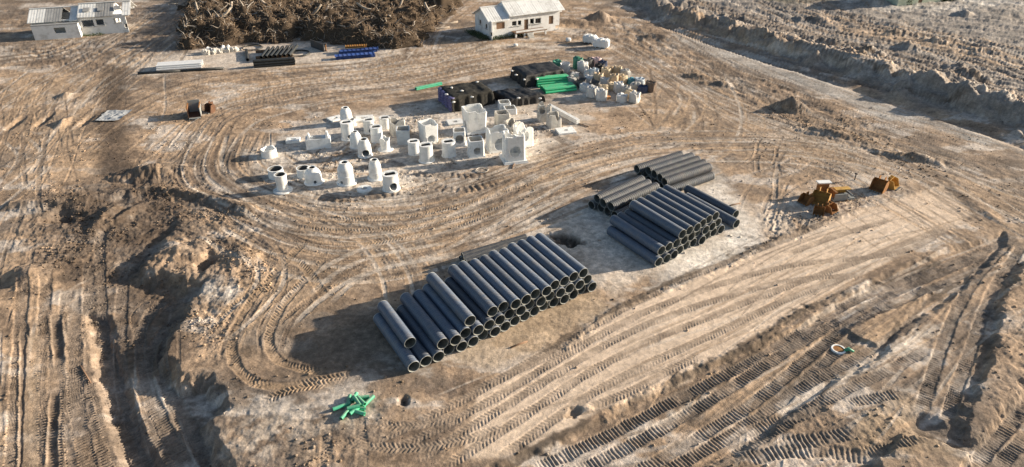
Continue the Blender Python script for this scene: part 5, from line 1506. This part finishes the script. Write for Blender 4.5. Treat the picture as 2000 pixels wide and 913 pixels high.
bpoly = wpoly([(352, 98), (420, 92), (480, 86), (575, 82), (680, 90), (780, 95), (822, 90), (836, 68), (866, 40), (905, 18), (900, -20), (880, -60), (380, -60), (372, 0), (362, 45)])
bx0, by0 = bpoly.min(0); bx1, by1 = bpoly.max(0)
gx = np.linspace(bx0 - 1, bx1 + 1, 150); gy = np.linspace(by0 - 1, by1 + 1, 130)
BX, BY = np.meshgrid(gx, gy)
def psd(x, y, poly):
    d = np.full(x.shape, 1e18); ins = np.zeros(x.shape, bool); n = len(poly)
    for i in range(n):
        ax, ay = poly[i]; bx_, by_ = poly[(i + 1) % n]; ex, ey = bx_ - ax, by_ - ay
        t = np.clip(((x - ax) * ex + (y - ay) * ey) / (ex * ex + ey * ey), 0, 1)
        d = np.minimum(d, (x - ax - t * ex) ** 2 + (y - ay - t * ey) ** 2)
        c = (ay > y) != (by_ > y); ins ^= c & (x < (bx_ - ax) * (y - ay) / (by_ - ay + 1e-12) + ax)
    return np.where(ins, -np.sqrt(d), np.sqrt(d))
def brush_h(x, y):
    sd = psd(x, y, bpoly) + 1.9 * fbm(x * 0.3, y * 0.3, 801, 4)
    e = np.clip(-sd / 3.2, 0, 1) ** 0.55
    lump = 1.0 - np.abs(fbm(x * 0.2, y * 0.2, 811, 3)) * 0.9 + 0.55 * fbm(x * 0.45, y * 0.45, 821, 3)
    return np.where(sd < 0, e * (2.3 * lump + 0.5), -0.3)
BZ = brush_h(BX, BY) - 0.35
nY, nX = BX.shape
mb = MB()
keep = BZ > -0.3
V = [(float(a), float(b), float(c)) for a, b, c in zip(BX.ravel(), BY.ravel(), BZ.ravel())]
Fs = [(i * nX + k, i * nX + k + 1, (i + 1) * nX + k + 1, (i + 1) * nX + k) for i in range(nY - 1) for k in range(nX - 1) if keep[i:i + 2, k:k + 2].any()]
mb.add(V, Fs)
heap = mb.build('brush_heap', M['brush_core'], None, True)
tag(heap, 'long brown heap of uprooted roots and dry brush at the top', 'brush heap', kind='stuff')

def strands(count, rl, rr, m, seed, up=0.5, droop=0.5, name='tangle', nseg=3, front_bias=True):
    rg = np.random.default_rng(seed)
    n_ = 0; V = np.zeros((count * (nseg + 1) * 3, 3)); Fs = np.zeros((count * nseg * 3, 4), np.int64); fi = 0
    xs = rg.uniform(bx0, bx1, count * 4); yy = by0 + (by1 - by0) * rg.uniform(0, 1, count * 4) ** 1.25
    hh = brush_h(xs, yy); ok = hh > 0.15
    xs, yy, hh = xs[ok][:count], yy[ok][:count], hh[ok][:count]
    c = len(xs)
    a = rg.uniform(0, 2 * math.pi, c); el = rg.normal(up, 0.5, c)
    d = np.stack([np.cos(a) * np.cos(el), np.sin(a) * np.cos(el), np.sin(el)], 1)
    Ls = rg.uniform(*rl, c); Rs = rg.uniform(*rr, c)
    p = np.stack([xs, yy, hh - 0.35 - 0.1 * rg.uniform(size=c)], 1)
    perp = np.cross(d, rg.normal(size=(c, 3))); perp /= np.linalg.norm(perp, axis=1)[:, None]
    perp2 = np.cross(d, perp)
    rings = []
    for k in range(nseg + 1):
        t = k / nseg
        cen = p + d * (Ls * t)[:, None] + perp * (Ls * 0.25 * rg.normal(0, 1, c) * t * t)[:, None]
        cen[:, 2] -= droop * Ls * t * t
        r = Rs * (1 - 0.8 * t)
        for q in range(3):
            rings.append(cen + perp * (r * math.cos(2.094 * q))[:, None] + perp2 * (r * math.sin(2.094 * q))[:, None])
    allv = np.stack(rings, 1).reshape(-1, 3)
    m_ = (nseg + 1) * 3
    base = (np.arange(c) * m_)[:, None]
    fl = []
    for k in range(nseg):
        for q in range(3):
            q2 = (q + 1) % 3
            fl.append(np.concatenate([base + k * 3 + q, base + k * 3 + q2, base + (k + 1) * 3 + q2, base + (k + 1) * 3 + q], 1))
    f = np.concatenate(fl, 0).astype(np.int32)
    me = bpy.data.meshes.new(name)
    me.vertices.add(len(allv)); me.vertices.foreach_set('co', allv.astype(np.float32).ravel())
    me.loops.add(f.size); me.loops.foreach_set('vertex_index', f.ravel())
    me.polygons.add(len(f)); me.polygons.foreach_set('loop_start', np.arange(0, f.size, 4, dtype=np.int32))
    me.update(calc_edges=True)
    o = link(name, me, M[m], heap); o['kind'] = 'stuff'
    return o
strands(12000, (0.6, 2.0), (0.025, 0.08), 'brush_a', 21, 0.45, 0.25, 'root_tangle')
strands(9000, (0.5, 1.5), (0.03, 0.08), 'brush_b', 22, 0.5, 0.5, 'dry_fronds')
strands(3500, (0.5, 1.6), (0.03, 0.10), 'brush_c', 23, 0.35, 0.2, 'grey_branches')
strands(450, (1.0, 2.6), (0.10, 0.22), 'brush_c', 24, 0.3, 0.15, 'broken_limbs', 4)
# trunks one can tell apart on the heap
rg = random.Random(3)
logs = [(388, 28, 3.2, 1.9, 'pale trunk sticking up at the left end of the brush heap'), (447, 22, 2.8, 1.5, 'pale trunk leaning up near the left of the brush heap'), (430, 40, 2.4, 0.6, 'short trunk on the left slope of the brush heap'),
        (520, 14, 2.6, 2.4, 'trunk tilted left near the top of the brush heap'), (605, 30, 2.6, 0.3, 'trunk lying across the middle of the brush heap'), (660, 12, 2.4, 1.2, 'trunk standing out near the top middle of the heap'),
        (726, 26, 2.8, 2.7, 'trunk lying right of the middle of the heap'), (775, 16, 2.4, 0.9, 'trunk sticking up on the right part of the heap'), (840, 22, 2.6, 2.0, 'trunk at the right end of the brush heap'),
        (855, 48, 3.4, 0.35, 'ochre trunk lying beside the right end of the heap'), (842, 58, 3.0, 0.30, 'second ochre trunk beside the right end of the heap')]
for k, (qx, qy, ln, a, lab) in enumerate(logs):
    p = G(qx, qy, 2.0) if k < 9 else on(qx, qy)
    z = float(brush_h(np.array([p.x]), np.array([p.y]))[0]) - 0.45 if k < 9 else p.z + 0.2
    el = rg.uniform(0.35, 0.9) if k < 9 else 0.02
    mb = MB(); d = Vector((math.cos(a) * math.cos(el), math.sin(a) * math.cos(el) * 0.7, math.sin(el)))
    mb.tube([d * (ln * t) + Vector((0, 0, -0.08 * ln * math.sin(3.1 * t))) for t in (0, 0.3, 0.6, 1.0)], [0.26, 0.22, 0.19, 0.15], 9)
    o = mb.build('tree_trunk', M['log'], None, True); o.location = (p.x, p.y, max(z, 0.1))
    rt = MB()
    for j in range(7):
        q = 2 * math.pi * j / 7; e1 = d.cross(Vector((0, 0, 1))).normalized(); e2 = e1.cross(d)
        v = e1 * math.cos(q) + e2 * math.sin(q)
        rt.tube([Vector((0, 0, 0)), v * 0.35 - d * 0.1, v * 0.75 - d * 0.25 + Vector((0, 0, -0.1))], [0.12, 0.08, 0.02], 5)
    ro_ = rt.build('root_plate', M['brush_a'], o); ro_['kind'] = 'stuff'
    tag(o, lab, 'trunk', 'trunks on the brush heap')
# ------------------------------------------------------------------ far storage strip
M['white_pvc'] = mat('white_plastic', (0.78, 0.78, 0.77), (0.86, 0.86, 0.85), 3, 0.45, 0.6, spec=0.4, vary=0.05, stain=(0.6, 0.56, 0.5), stain_amt=0.2)
M['blue'] = mat('blue_paint', (0.035, 0.08, 0.28), (0.06, 0.13, 0.38), 3, 0.5, 0.7, spec=0.4, vary=0.2, stain=(0.20, 0.20, 0.26), stain_amt=0.3)
M['rust'] = mat('rusty_steel', (0.22, 0.095, 0.035), (0.40, 0.20, 0.07), 3, 0.8, 0.95, bump=0.3, bscale=15, spec=0.2, stain=(0.07, 0.04, 0.03), stain_amt=0.4)
M['ochre_paint'] = mat('yellow_ochre_paint', (0.55, 0.30, 0.05), (0.62, 0.38, 0.09), 3, 0.6, 0.8, stain=(0.22, 0.11, 0.05), stain_amt=0.4)
M['dark_steel'] = mat('dark_steel', (0.04, 0.042, 0.045), (0.08, 0.08, 0.08), 3, 0.5, 0.7, spec=0.4, stain=(0.16, 0.09, 0.05), stain_amt=0.3)
M['steel'] = mat('grey_steel', (0.22, 0.24, 0.24), (0.32, 0.34, 0.33), 3, 0.5, 0.7, spec=0.4, stain=(0.25, 0.14, 0.08), stain_amt=0.3)
M['black_pipe'] = mat('black_pipe', (0.02, 0.022, 0.022), (0.045, 0.045, 0.042), 3, 0.4, 0.6, spec=0.5, vary=0.2)
M['orange_p'] = mat('orange_paint', (0.45, 0.20, 0.04), (0.55, 0.28, 0.07), 3, 0.6, 0.8, stain=(0.2, 0.1, 0.05), stain_amt=0.3)

bundle_pipes('white_pipe_bundle', on(306, 139), on(394, 133), [(9, 0), (8, 0.5), (7, 1.0)], 0.24, 'bundle of white plastic pipes on the pale sand strip', m='white_pvc')
a, b = on(270, 146), on(438, 136)
for k in range(2):
    m_ = a.lerp(b, 0.5 * k); n_ = a.lerp(b, 0.5 * k + 0.495)
    dv = n_ - m_; mb = MB(); mb.lathe([(0.17, 0), (0.17, dv.length), (0.145, dv.length), (0.145, 0)], 12); mb.v = [(z, x, y) for x, y, z in mb.v]
    o = mb.build('long_pipe', M['black_pipe'], None, True); o.location = (m_.x, m_.y, gz(m_.x, m_.y) + 0.16); o.rotation_euler = (0, 0, math.atan2(dv.y, dv.x))
    tag(o, ['left length of the long black pipe in front of the white pipes', 'right length of the long black pipe in front of the white pipes'][k], 'pipe', 'long black pipes')
# the black pipe rack: a long pipe bundle in front, short pipes lying across behind it
bundle_pipes('black_pipe_bundle', on(496, 133), on(577, 127), [(3, 0), (3, 0.2), (2, 0.5)], 0.34, 'long black pipes bundled in front of the crosswise ones', m='black_pipe')
for k in range(8):
    p0 = on(503 + k * 9.0, 122 - k * 0.7); p1 = on(511 + k * 9.2 + 6, 103 - k * 0.7)
    if k < 1: p0, p1 = on(484, 120), on(482, 101)
    dv = p1 - p0; L = dv.length
    mb = MB(); mb.lathe([(0.21, 0), (0.21, L), (0.18, L), (0.18, 0)], 12); mb.v = [(z, x, y) for x, y, z in mb.v]
    me = mb.mesh('crosswise_pipe', True); me.set_sharp_from_angle(angle=0.7)
    o = link('crosswise_pipe', me, M['black_pipe'])
    o.location = (p0.x, p0.y, gz(p0.x, p0.y) + (0.21 if k == 0 else 0.62)); o.rotation_euler = (0, 0, math.atan2(dv.y, dv.x))
    tag(o, f'black pipe lying crosswise behind the bundle, {ORD[k]} from left', 'pipe', 'crosswise black pipes')
for k in range(2):
    p0 = on(500, 116 - k * 12); p1 = on(572, 111 - k * 10); dv = p1 - p0
    mb = MB(); mb.box((dv.length / 2, 0, 0.2), (dv.length, 0.2, 0.38)); o = mb.build('timber_bearer', M['timber']); o.location = (p0.x, p0.y, gz(p0.x, p0.y)); o.rotation_euler = (0, 0, math.atan2(dv.y, dv.x))
    tag(o, ['front timber bearer under the crosswise black pipes', 'rear timber bearer under the crosswise black pipes'][k], 'bearer', 'timber bearers')
def coil(px, py, r, label, frac=0.85, rot=0.0, rad=0.06):
    p = on(px, py); mb = MB()
    for j in range(2):
        mb.tube([((r - 0.1 * j) * math.cos(q), (r - 0.1 * j) * math.sin(q), 0.06 + 0.09 * j) for q in np.linspace(rot, rot + 2 * math.pi * frac, 30)], rad, 6)
    bm = mb.build('hose_coil', M['black_pipe'], None, True); bm.location = p; bm['label'] = label; bm['category'] = 'hose'
    return bm
def coil(px, py, r, label, frac=0.85, rot=0.0, rad=0.07):
    p = on(px, py); mb = MB()
    turns = frac + 1.0
    mb.tube([((r - 0.12 * t) * math.cos(rot + 2 * math.pi * turns * t), (r - 0.12 * t) * math.sin(rot + 2 * math.pi * turns * t), 0.07 + 0.14 * t) for t in np.linspace(0, 1, 56)], rad, 6)
    o = mb.build('hose_coil', M['black_pipe'], None, True); o.location = p
    tag(o, label, 'hose', 'hose coils on the sand'); return o
coil(493, 95, 1.4, 'black hose coil lying behind the pipe rack on the left', 0.6, -0.8)
coil(584, 106, 1.5, 'black hose coil lying right of the pipe rack', 0.7, -1.0)
# concrete chunks in a row
p = None
for k in range(9):
    px_, py_ = 401 + k * 7.5, 107 - k * 0.9
    p = on(px_, py_); bmn = bmesh.new(); bmesh.ops.create_icosphere(bmn, subdivisions=2, radius=0.42)
    for v in bmn.verts:
        q = v.co.normalized(); nn = float(fbm(np.array([q.x * 1.5 + k * 5]), np.array([q.y * 1.5 + q.z * 1.7]), 900 + k, 3)[0])
        v.co = Vector((q.x / max(abs(q.x), abs(q.y), abs(q.z)) * 0.3, q.y / max(abs(q.x), abs(q.y), abs(q.z)) * 0.3, q.z / max(abs(q.x), abs(q.y), abs(q.z)) * 0.28)) * (1 + 0.45 * nn)
    me = bpy.data.meshes.new('rubble_block'); bmn.to_mesh(me); bmn.free()
    o = link('rubble_block', me, M['conc_old']); o.location = (p.x, p.y, gz(p.x, p.y) + 0.2); o.rotation_euler = (0, 0, k * 1.3)
    o.scale = (1.2, 1.0, 1.3 if k % 3 else 1.7)
    tag(o, f'rough concrete block, {ORD[k]} from left in the row under the brush heap', 'rubble', 'row of concrete rubble')
for k, (qx, qy) in enumerate([(403, 97), (413, 98), (433, 96), (441, 94)]):
    p = on(qx, qy + 6); mb = MB(); mb.lathe([(0.2, 0), (0.22, 0.6), (0.18, 0.6), (0.16, 0)], 14)
    o = mb.build('white_pipe_stub', M['white_pvc'], None, True); o.location = (p.x, p.y + 0.3, gz(p.x, p.y) + 0.3); o.rotation_euler = (0.5, 0.9 * (-1) ** k, k)
    tag(o, f'short white pipe stub on the rubble row, {ORD[k]} from left', 'pipe', 'white stubs on the rubble')
# leaning black trough and post
a, b = on(608, 92), on(634, 102); dv = b - a
mb = MB(); mb.box((dv.length / 2, 0, 0.55), (dv.length, 0.09, 1.1)); mb.box((dv.length / 2, 0.24, 0.05), (dv.length, 0.38, 0.09))
o = MB(); 
pn = mb.v[:8]; m1 = MB(); m1.add(mb.v[:8], mb.f[:6]); m2 = MB(); m2.add(mb.v[8:], [tuple(i - 8 for i in f) for f in mb.f[6:]])
pnl = m1.build('site_panel', M['dark_steel']); pnl.location = (a.x, a.y, gz(a.x, a.y)); pnl.rotation_euler = (0, 0, math.atan2(dv.y, dv.x)); m2.build('foot_plate', M['dark_steel'], pnl)
tag(pnl, 'dark upright steel panel standing on the pale sand', 'panel')
p = on(637, 100); mb = MB(); mb.tube([(0, 0, 0), (0, 0, 0.9)], 0.10, 8); mb2 = MB(); mb2.box((0, 0, 0.98), (0.34, 0.34, 0.14))
o = mb.build('bollard_post', M['rust']); mb2.build('cap', M['dark_steel'], o); o.location = p
tag(o, 'short rusty post beside the dark steel panel', 'post')
# blue steel shutter stacks
def frame_stack(px0, py0, px1, py1, wdt, n, colr, label, z0=0.0, hgt=0.16):
    a, b = on(px0, py0), on(px1, py1); dv = b - a
    root = empty('formwork_stack', (a.x, a.y, gz(a.x, a.y) + z0), math.atan2(dv.y, dv.x))
    ln = dv.length; cells = 9
    for j in range(n):
        z = hgt * (j + 0.5) + 0.02 * j; dx = random.uniform(-0.1, 0.1)
        bd = MB(); bd.box((ln / 2 + dx, wdt / 2, z), (ln, wdt, hgt * 0.35)); bo_ = bd.build('panel', M[colr], root)
        for c in range(cells + 1):
            rb = MB(); rb.box((ln * c / cells + dx, wdt / 2, z + hgt * 0.35), (0.07, wdt * 0.98, hgt * 0.3)); rb.build('rib', M[colr], bo_)
    tag(root, label, 'formwork', 'steel formwork on the sand')
    return root
frame_stack(656, 118, 732, 112, 1.1, 3, 'blue', 'front stack of blue ribbed steel forms')
frame_stack(664, 108, 738, 102, 1.0, 3, 'blue', 'rear stack of blue ribbed steel forms')
frame_stack(676, 103.5, 717, 101, 0.8, 2, 'orange_p', 'orange brown steel forms laid on the rear blue stack', 0.56)

# white tanks beyond
def tank(px, py, lx, ly, h, rz, label):
    p = on(px, py); mb = MB()
    n = 7; prof = []
    o_ = MB()
    for k in range(n):
        x = -lx / 2 + lx * k / (n - 1)
    body = MB(); body.box((0, 0, h * 0.47), (lx, ly, h * 0.86))
    me = body.mesh('water_tank'); bm = bmesh.new(); bm.from_mesh(me)
    bmesh.ops.bevel(bm, geom=bm.edges[:], offset=0.16, segments=3, affect='EDGES'); bm.to_mesh(me); bm.free()
    o = link('water_tank', me, M['white_pvc']); o.location = (p.x, p.y, gz(p.x, p.y) + 0.05); o.rotation_euler = (0, 0, rz)
    for k in (-0.3, 0, 0.3):
        r_ = MB(); r_.box((k * lx, 0, h * 0.47), (0.12, ly + 0.08, h * 0.9)); r_.build('rib', M['white_pvc'], o)
    l_ = MB(); l_.lathe([(0.001, h * 0.9), (0.26, h * 0.9), (0.26, h * 1.02), (0.001, h * 1.02)], 16, closed=False); l_.build('filler_cap', M['white_pvc'], o)
    s_ = MB()
    for k in (-0.3, 0.3):
        s_ = MB(); s_.box((k * lx, 0, 0.0), (0.2, ly, 0.12)); s_.build('skid', M['timber'], o)
    tag(o, label, 'tank', 'white tanks by the track'); return o
tank(1152, 84, 2.0, 1.2, 1.2, -0.45, 'rear white plastic tank beside the upper track')
tank(1174, 93, 2.3, 1.3, 1.3, -0.35, 'front white plastic tank with greenish top by the upper track')
p = on(1110, 82); o = sack((p.x, p.y, p.z), 0.9, 0.6, 0.6, 0.4, M['white'], 300); tag(o, 'small white bundle on dark base near the tanks', 'bundle')
p = on(1007, 91); o = sack((p.x, p.y, p.z), 0.7, 0.5, 0.4, 0.4, M['white'], 301); tag(o, 'small white lump in front of the white house', 'bundle')

# ------------------------------------------------------------------ steel skip and bucket on the left
def bucket(px, py, w, d, h, rz, m, label, name='digger_bucket', teeth=5, inner='dark_steel', roll=0.0):
    """an open excavator bucket: curved back, two cheeks, lip with teeth and ears"""
    p = on(px, py); n = 9; t = 0.06
    prof = []
    for k in range(n):
        q = math.radians(-30 + 210 * k / (n - 1))
        prof.append((d / 2 * -math.sin(q) * 0.95, h / 2 - h / 2 * math.cos(q)))
    prof = [(d / 2, 0.06), (0.0, 0.0), (-d * 0.32, 0.06), (-d * 0.48, h * 0.30), (-d * 0.50, h * 0.62), (-d * 0.40, h * 0.88), (-d * 0.22, h)]
    inn = [(x + (t if x < 0.3 * d else 0), max(z + (t if z < h * 0.8 else 0), t)) for x, z in prof]
    mb = MB(); V = []; Fs = []; m_ = len(prof)
    for yy in (-w / 2, w / 2):
        V += [(x, yy, z) for x, z in prof] + [(x, yy, z) for x, z in inn]
    o2 = 2 * m_
    for i in range(m_ - 1):
        Fs += [(i, i + 1, o2 + i + 1, o2 + i), (m_ + i + 1, m_ + i, o2 + m_ + i, o2 + m_ + i + 1)]
        Fs += [(i, m_ + i, m_ + i + 1, i + 1), (o2 + i + 1, o2 + m_ + i + 1, o2 + m_ + i, o2 + i)]
    Fs += [(0, o2, o2 + m_, m_), (m_ - 1, 2 * m_ - 1, o2 + 2 * m_ - 1, o2 + m_ - 1)]
    mb.add(V, Fs)
    o = mb.build(name, M[m]); fixnormals(o.data)
    for s_ in (-1, 1):
        c = MB(); yy = s_ * (w / 2 + 0.002); pr = prof + [(d * 0.18, h * 0.92)]
        k = len(pr); c.add([(x, yy, z) for x, z in pr] + [(x, yy + s_ * 0.05, z) for x, z in pr],
                           [tuple(range(k)), tuple(range(2 * k - 1, k - 1, -1))] + [(i, k + i, k + (i + 1) % k, (i + 1) % k) for i in range(k)])
        q = c.build('cheek', M[m], o); fixnormals(q.data)
        e = MB(); e.box((-d * 0.36, s_ * w * 0.22, h * 1.02), (d * 0.34, 0.07, h * 0.36)); e.build('lug', M[m], o)
    for k in range(teeth):
        tt = MB(); tt.box((d / 2 + 0.10, -w / 2 + w * (k + 0.5) / teeth, 0.07), (0.24, 0.09, 0.08)); tt.build('tooth', M['steel'], o)
    o.location = (p.x, p.y, gz(p.x, p.y)); o.rotation_euler = (roll, 0, rz); o.scale = (0.86, 0.86, 0.86)
    tag(o, label, 'bucket', 'loose digger attachments')
    return o
# the open trailer like skip
p = on(378, 230); root = empty('steel_skip', (p.x, p.y + 0.6, p.z), 1.9)
M['rust_dark'] = mat('dark_rust', (0.09, 0.045, 0.028), (0.17, 0.085, 0.045), 3, 0.85, stain=(0.05, 0.03, 0.025), stain_amt=0.4)
for nm, c, s, m_ in (('floor_panel', (0, 0, 0.14), (2.1, 1.5, 0.1), 'rust_dark'), ('side_panel', (0, 0.72, 0.75), (2.1, 0.07, 1.15), 'rust_dark'), ('side_panel', (0, -0.72, 0.75), (2.1, 0.07, 1.15), 'steel'),
                    ('end_panel', (1.02, 0, 0.95), (0.07, 1.38, 1.55), 'steel'), ('tail_flap', (-1.25, 0, 0.12), (0.5, 1.3, 0.06), 'steel')):
    mb = MB(); mb.box(c, s); mb.build(nm, M[m_], root)
for sx in (-0.7, 0.7):
    mb = MB(); mb.box((sx, 0, 0.045), (0.12, 1.6, 0.09)); mb.build('skid', M['dark_steel'], root)
for yy in (0.72, -0.72):
    mb = MB(); mb.box((0, yy, 1.365), (2.2, 0.14, 0.08)); mb.build('top_rail', M['rust'], root)
mb = MB(); mb.tube([(-1.45, 0.5, 0.12), (-2.0, 0, 0.12), (-1.45, -0.5, 0.12)], 0.05, 6); mb.build('drawbar', M['dark_steel'], root)
root.scale = (0.88, 0.88, 0.88)
tag(root, 'open rusty steel skip standing on pale sand at left', 'skip')
bucket(411, 219, 1.0, 1.0, 1.1, -2.0, 'rust_dark', 'rusty brown bucket beside the open steel skip', teeth=4)
# crumpled white sheet
p = on(222, 228); n = 22; mb = MB(); V = []; Fs = []
for i in range(n):
    for k in range(n):
        u, v = i / (n - 1) - 0.5, k / (n - 1) - 0.5
        x, y = u * 2.6, v * 3.2
        nz_ = float(fbm(np.array([x * 0.9]), np.array([y * 0.9]), 950, 4)[0])
        V.append((x + 0.2 * nz_, y, gz(p.x + x, p.y + y) - p.z + 0.10 + 0.16 * abs(nz_)))
for i in range(n - 1):
    for k in range(n - 1): Fs.append((i * n + k, (i + 1) * n + k, (i + 1) * n + k + 1, i * n + k + 1))
mb.add(V, Fs); M['film'] = mat('pale_film', (0.30, 0.31, 0.32), (0.44, 0.45, 0.45), 2, 0.4, 0.7, spec=0.4)
o = mb.build('plastic_sheet', M['film'], None, False); o.location = p
tag(o, 'crumpled pale plastic sheet lying on the ground at left', 'sheet')

# ------------------------------------------------------------------ digger attachments on the right
M['gold_paint'] = mat('worn_yellow_paint', (0.46, 0.25, 0.05), (0.58, 0.36, 0.09), 3, 0.7, 0.9, stain=(0.16, 0.08, 0.04), stain_amt=0.45, stain_scale=2)
M['gold_rust'] = mat('rusty_yellow_paint', (0.38, 0.19, 0.05), (0.52, 0.30, 0.08), 3, 0.8, 0.95, stain=(0.12, 0.06, 0.035), stain_amt=0.45, stain_scale=2)
bucket(1600, 398, 1.5, 1.3, 1.25, -2.2, 'gold_rust', 'large rusty bucket in the middle of the attachment group', teeth=5)
bucket(1572, 397, 1.0, 1.1, 0.9, -2.6, 'rust', 'rusty bucket at the left end of the attachment group', teeth=4)
bucket(1598, 418, 0.9, 0.9, 0.75, -2.0, 'rust', 'small rusty bucket in front, left of the two nearest', teeth=3)
bucket(1622, 414, 1.0, 1.0, 0.8, -0.9, 'rust', 'small dark mouthed bucket in front, right of the two nearest', teeth=3)
bucket(1714, 372, 1.3, 1.2, 1.2, -2.4, 'rust', 'rusty bucket with dark open mouth at the far right', teeth=5)
bucket(1742, 366, 1.2, 1.0, 0.95, -0.8, 'gold_paint', 'yellow bucket beside the far right rusty one', teeth=4)
# yellow and grey coupler frame between them
p = on(1640, 386); root = empty('coupler_frame', (p.x, p.y, p.z), 0.15)
for nm, c, s, m_ in (('base_plate', (0, 0, 0.10), (2.0, 1.2, 0.18), 'steel'), ('side_plate', (0, 0.55, 0.45), (1.8, 0.10, 0.55), 'gold_paint'), ('side_plate', (-0.3, -0.55, 0.40), (1.2, 0.10, 0.45), 'steel'), ('top_plate', (0.2, 0.25, 0.72), (1.4, 0.5, 0.08), 'gold_paint'), ('cross_head', (-0.75, 0, 0.5), (0.2, 1.0, 0.6), 'rust')):
    mb = MB(); mb.box(c, s); mb.build(nm, M[m_], root)
mb = MB(); mb.tube([(0.8, -0.5, 0.35), (0.8, 0.5, 0.35)], 0.1, 10); mb.build('pin', M['steel'], root)
tag(root, 'yellow and grey coupler frame between the rusty buckets', 'coupler')
p = on(1590, 385); mb = MB(); mb.box((0, 0, 0.55), (1.35, 0.5, 0.12)); 
p = on(1616, 385)
wp_ = MB(); wp_.box((0, 0, 0.92), (1.2, 0.55, 0.10)); o = wp_.build('pale_cover_board', M['white_pvc']); o.location = (p.x - 0.35, p.y + 0.55, p.z + 0.25); o.rotation_euler = (0, 0, 0.1)
o2_ = MB(); o2_.box((0, 0, 0.33), (0.9, 0.4, 1.06)); o2_.build('stand', M['rust'], o)
tag(o, 'pale board on rusty stand behind the large bucket', 'board')
p = on(1669, 352); mb = MB(); mb.tube([(0, 0, 0), (0, 0, 0.62)], 0.05, 8); o = mb.build('survey_peg', M['dark_steel']); o.location = p
mb = MB(); mb.lathe([(0.001, 0.58), (0.13, 0.58), (0.15, 0.66), (0.001, 0.72)], 12, closed=False); mb.build('cap', M['dark_steel'], o)
tag(o, 'small dark peg standing alone above the attachments', 'peg')

# ------------------------------------------------------------------ short green pipes, near
gp = [(668, 797, 0.5, 1.0), (682, 785, 1.6, 0.75), (693, 780, 1.45, 0.7), (706, 780, 0.15, 0.9), (699, 791, 2.2, 0.9), (706, 790, 2.3, 0.8), (720, 787, 1.05, 0.9), (676, 810, 1.2, 0.95), (692, 803, 0.3, 0.7), (699, 808, 2.8, 0.9), (702, 801, -0.15, 0.7), (693, 806, 0.8, 0.6)]
for k, (qx, qy, a, ln) in enumerate(gp):
    p = on(qx, qy); mb = MB(); mb.lathe([(0.11, -ln / 2), (0.11, ln / 2), (0.09, ln / 2), (0.09, -ln / 2)], 16); mb.v = [(z, x, y) for x, y, z in mb.v]
    me = mb.mesh('green_pipe', True); me.set_sharp_from_angle(angle=0.7)
    o = link('green_pipe', me, M['green']); o.location = (p.x, p.y, p.z + 0.13 + (0.16 if k in (4, 5, 8) else 0)); o.rotation_euler = (0, random.uniform(-0.05, 0.05), a)
    wh = ['leftmost, pointing right', 'upright looking, top left', 'upright looking, top middle', 'lying flat at top right', 'leaning across the middle', 'leaning right of the middle', 'rightmost, tilted up', 'lowest on the left', 'short, in the centre', 'lowest on the right', 'flat, right of centre', 'shortest, below centre'][k]
    tag(o, f'short green pipe offcut in the near pile, {wh}', 'pipe', 'short green pipe offcuts')
# sunk manhole ring with green cover piece
p = on(1641, 690); mb = MB(); mb.lathe([(0.33, -0.3), (0.45, -0.3), (0.45, 0.12), (0.42, 0.16), (0.33, 0.16)], 28)
o = mb.build('sunk_manhole_ring', M['conc'], None, True); o.data.set_sharp_from_angle(angle=0.6); o.location = (p.x, p.y + 0.3, p.z - 0.05)
f = MB(); f.lathe([(0.001, 0.14), (0.325, 0.13)], 24, closed=False); f.build('soil_fill', M['rust'], o)
tag(o, 'white concrete ring set in the ground, filled with brown soil', 'manhole')
p = on(1657, 686); mb = MB()
for k in range(3):
    pass
mb.tube([(-0.25, 0, 0.06), (0, 0.05, 0.12), (0.28, -0.12, 0.05)], [0.10, 0.12, 0.07], 8); o = mb.build('green_sleeve', M['green'], None, True); o.location = p
tag(o, 'crumpled green pipe sleeve beside the sunk white ring', 'sleeve')
# stray timbers
for k, (qx0, qy0, qx1, qy1, lab) in enumerate([(157, 716, 178, 750, 'thin dark pole lying across the left crawler tracks'), (998, 680, 1030, 668, 'thin brown stick below the long pipe stack'), (1000, 330, 1006, 318, 'short stick by the biggest chamber'), (1420, 404, 1446, 398, 'dark plank right of the middle pipe stack'), (1126, 241, 1150, 249, 'dark plank beyond the white beam')]):
    a, b = on(qx0, qy0), on(qx1, qy1); dv = b - a; mb = MB()
    mb.tube([(0, 0, 0.05), (dv.x * 0.5, dv.y * 0.5, dv.z * 0.5 + 0.07), (dv.x, dv.y, dv.z + 0.05)], [0.06, 0.055, 0.045], 7)
    o = mb.build('timber_pole', M['timber'], None, True); o.location = a
    tag(o, lab, 'pole', 'stray poles and planks')
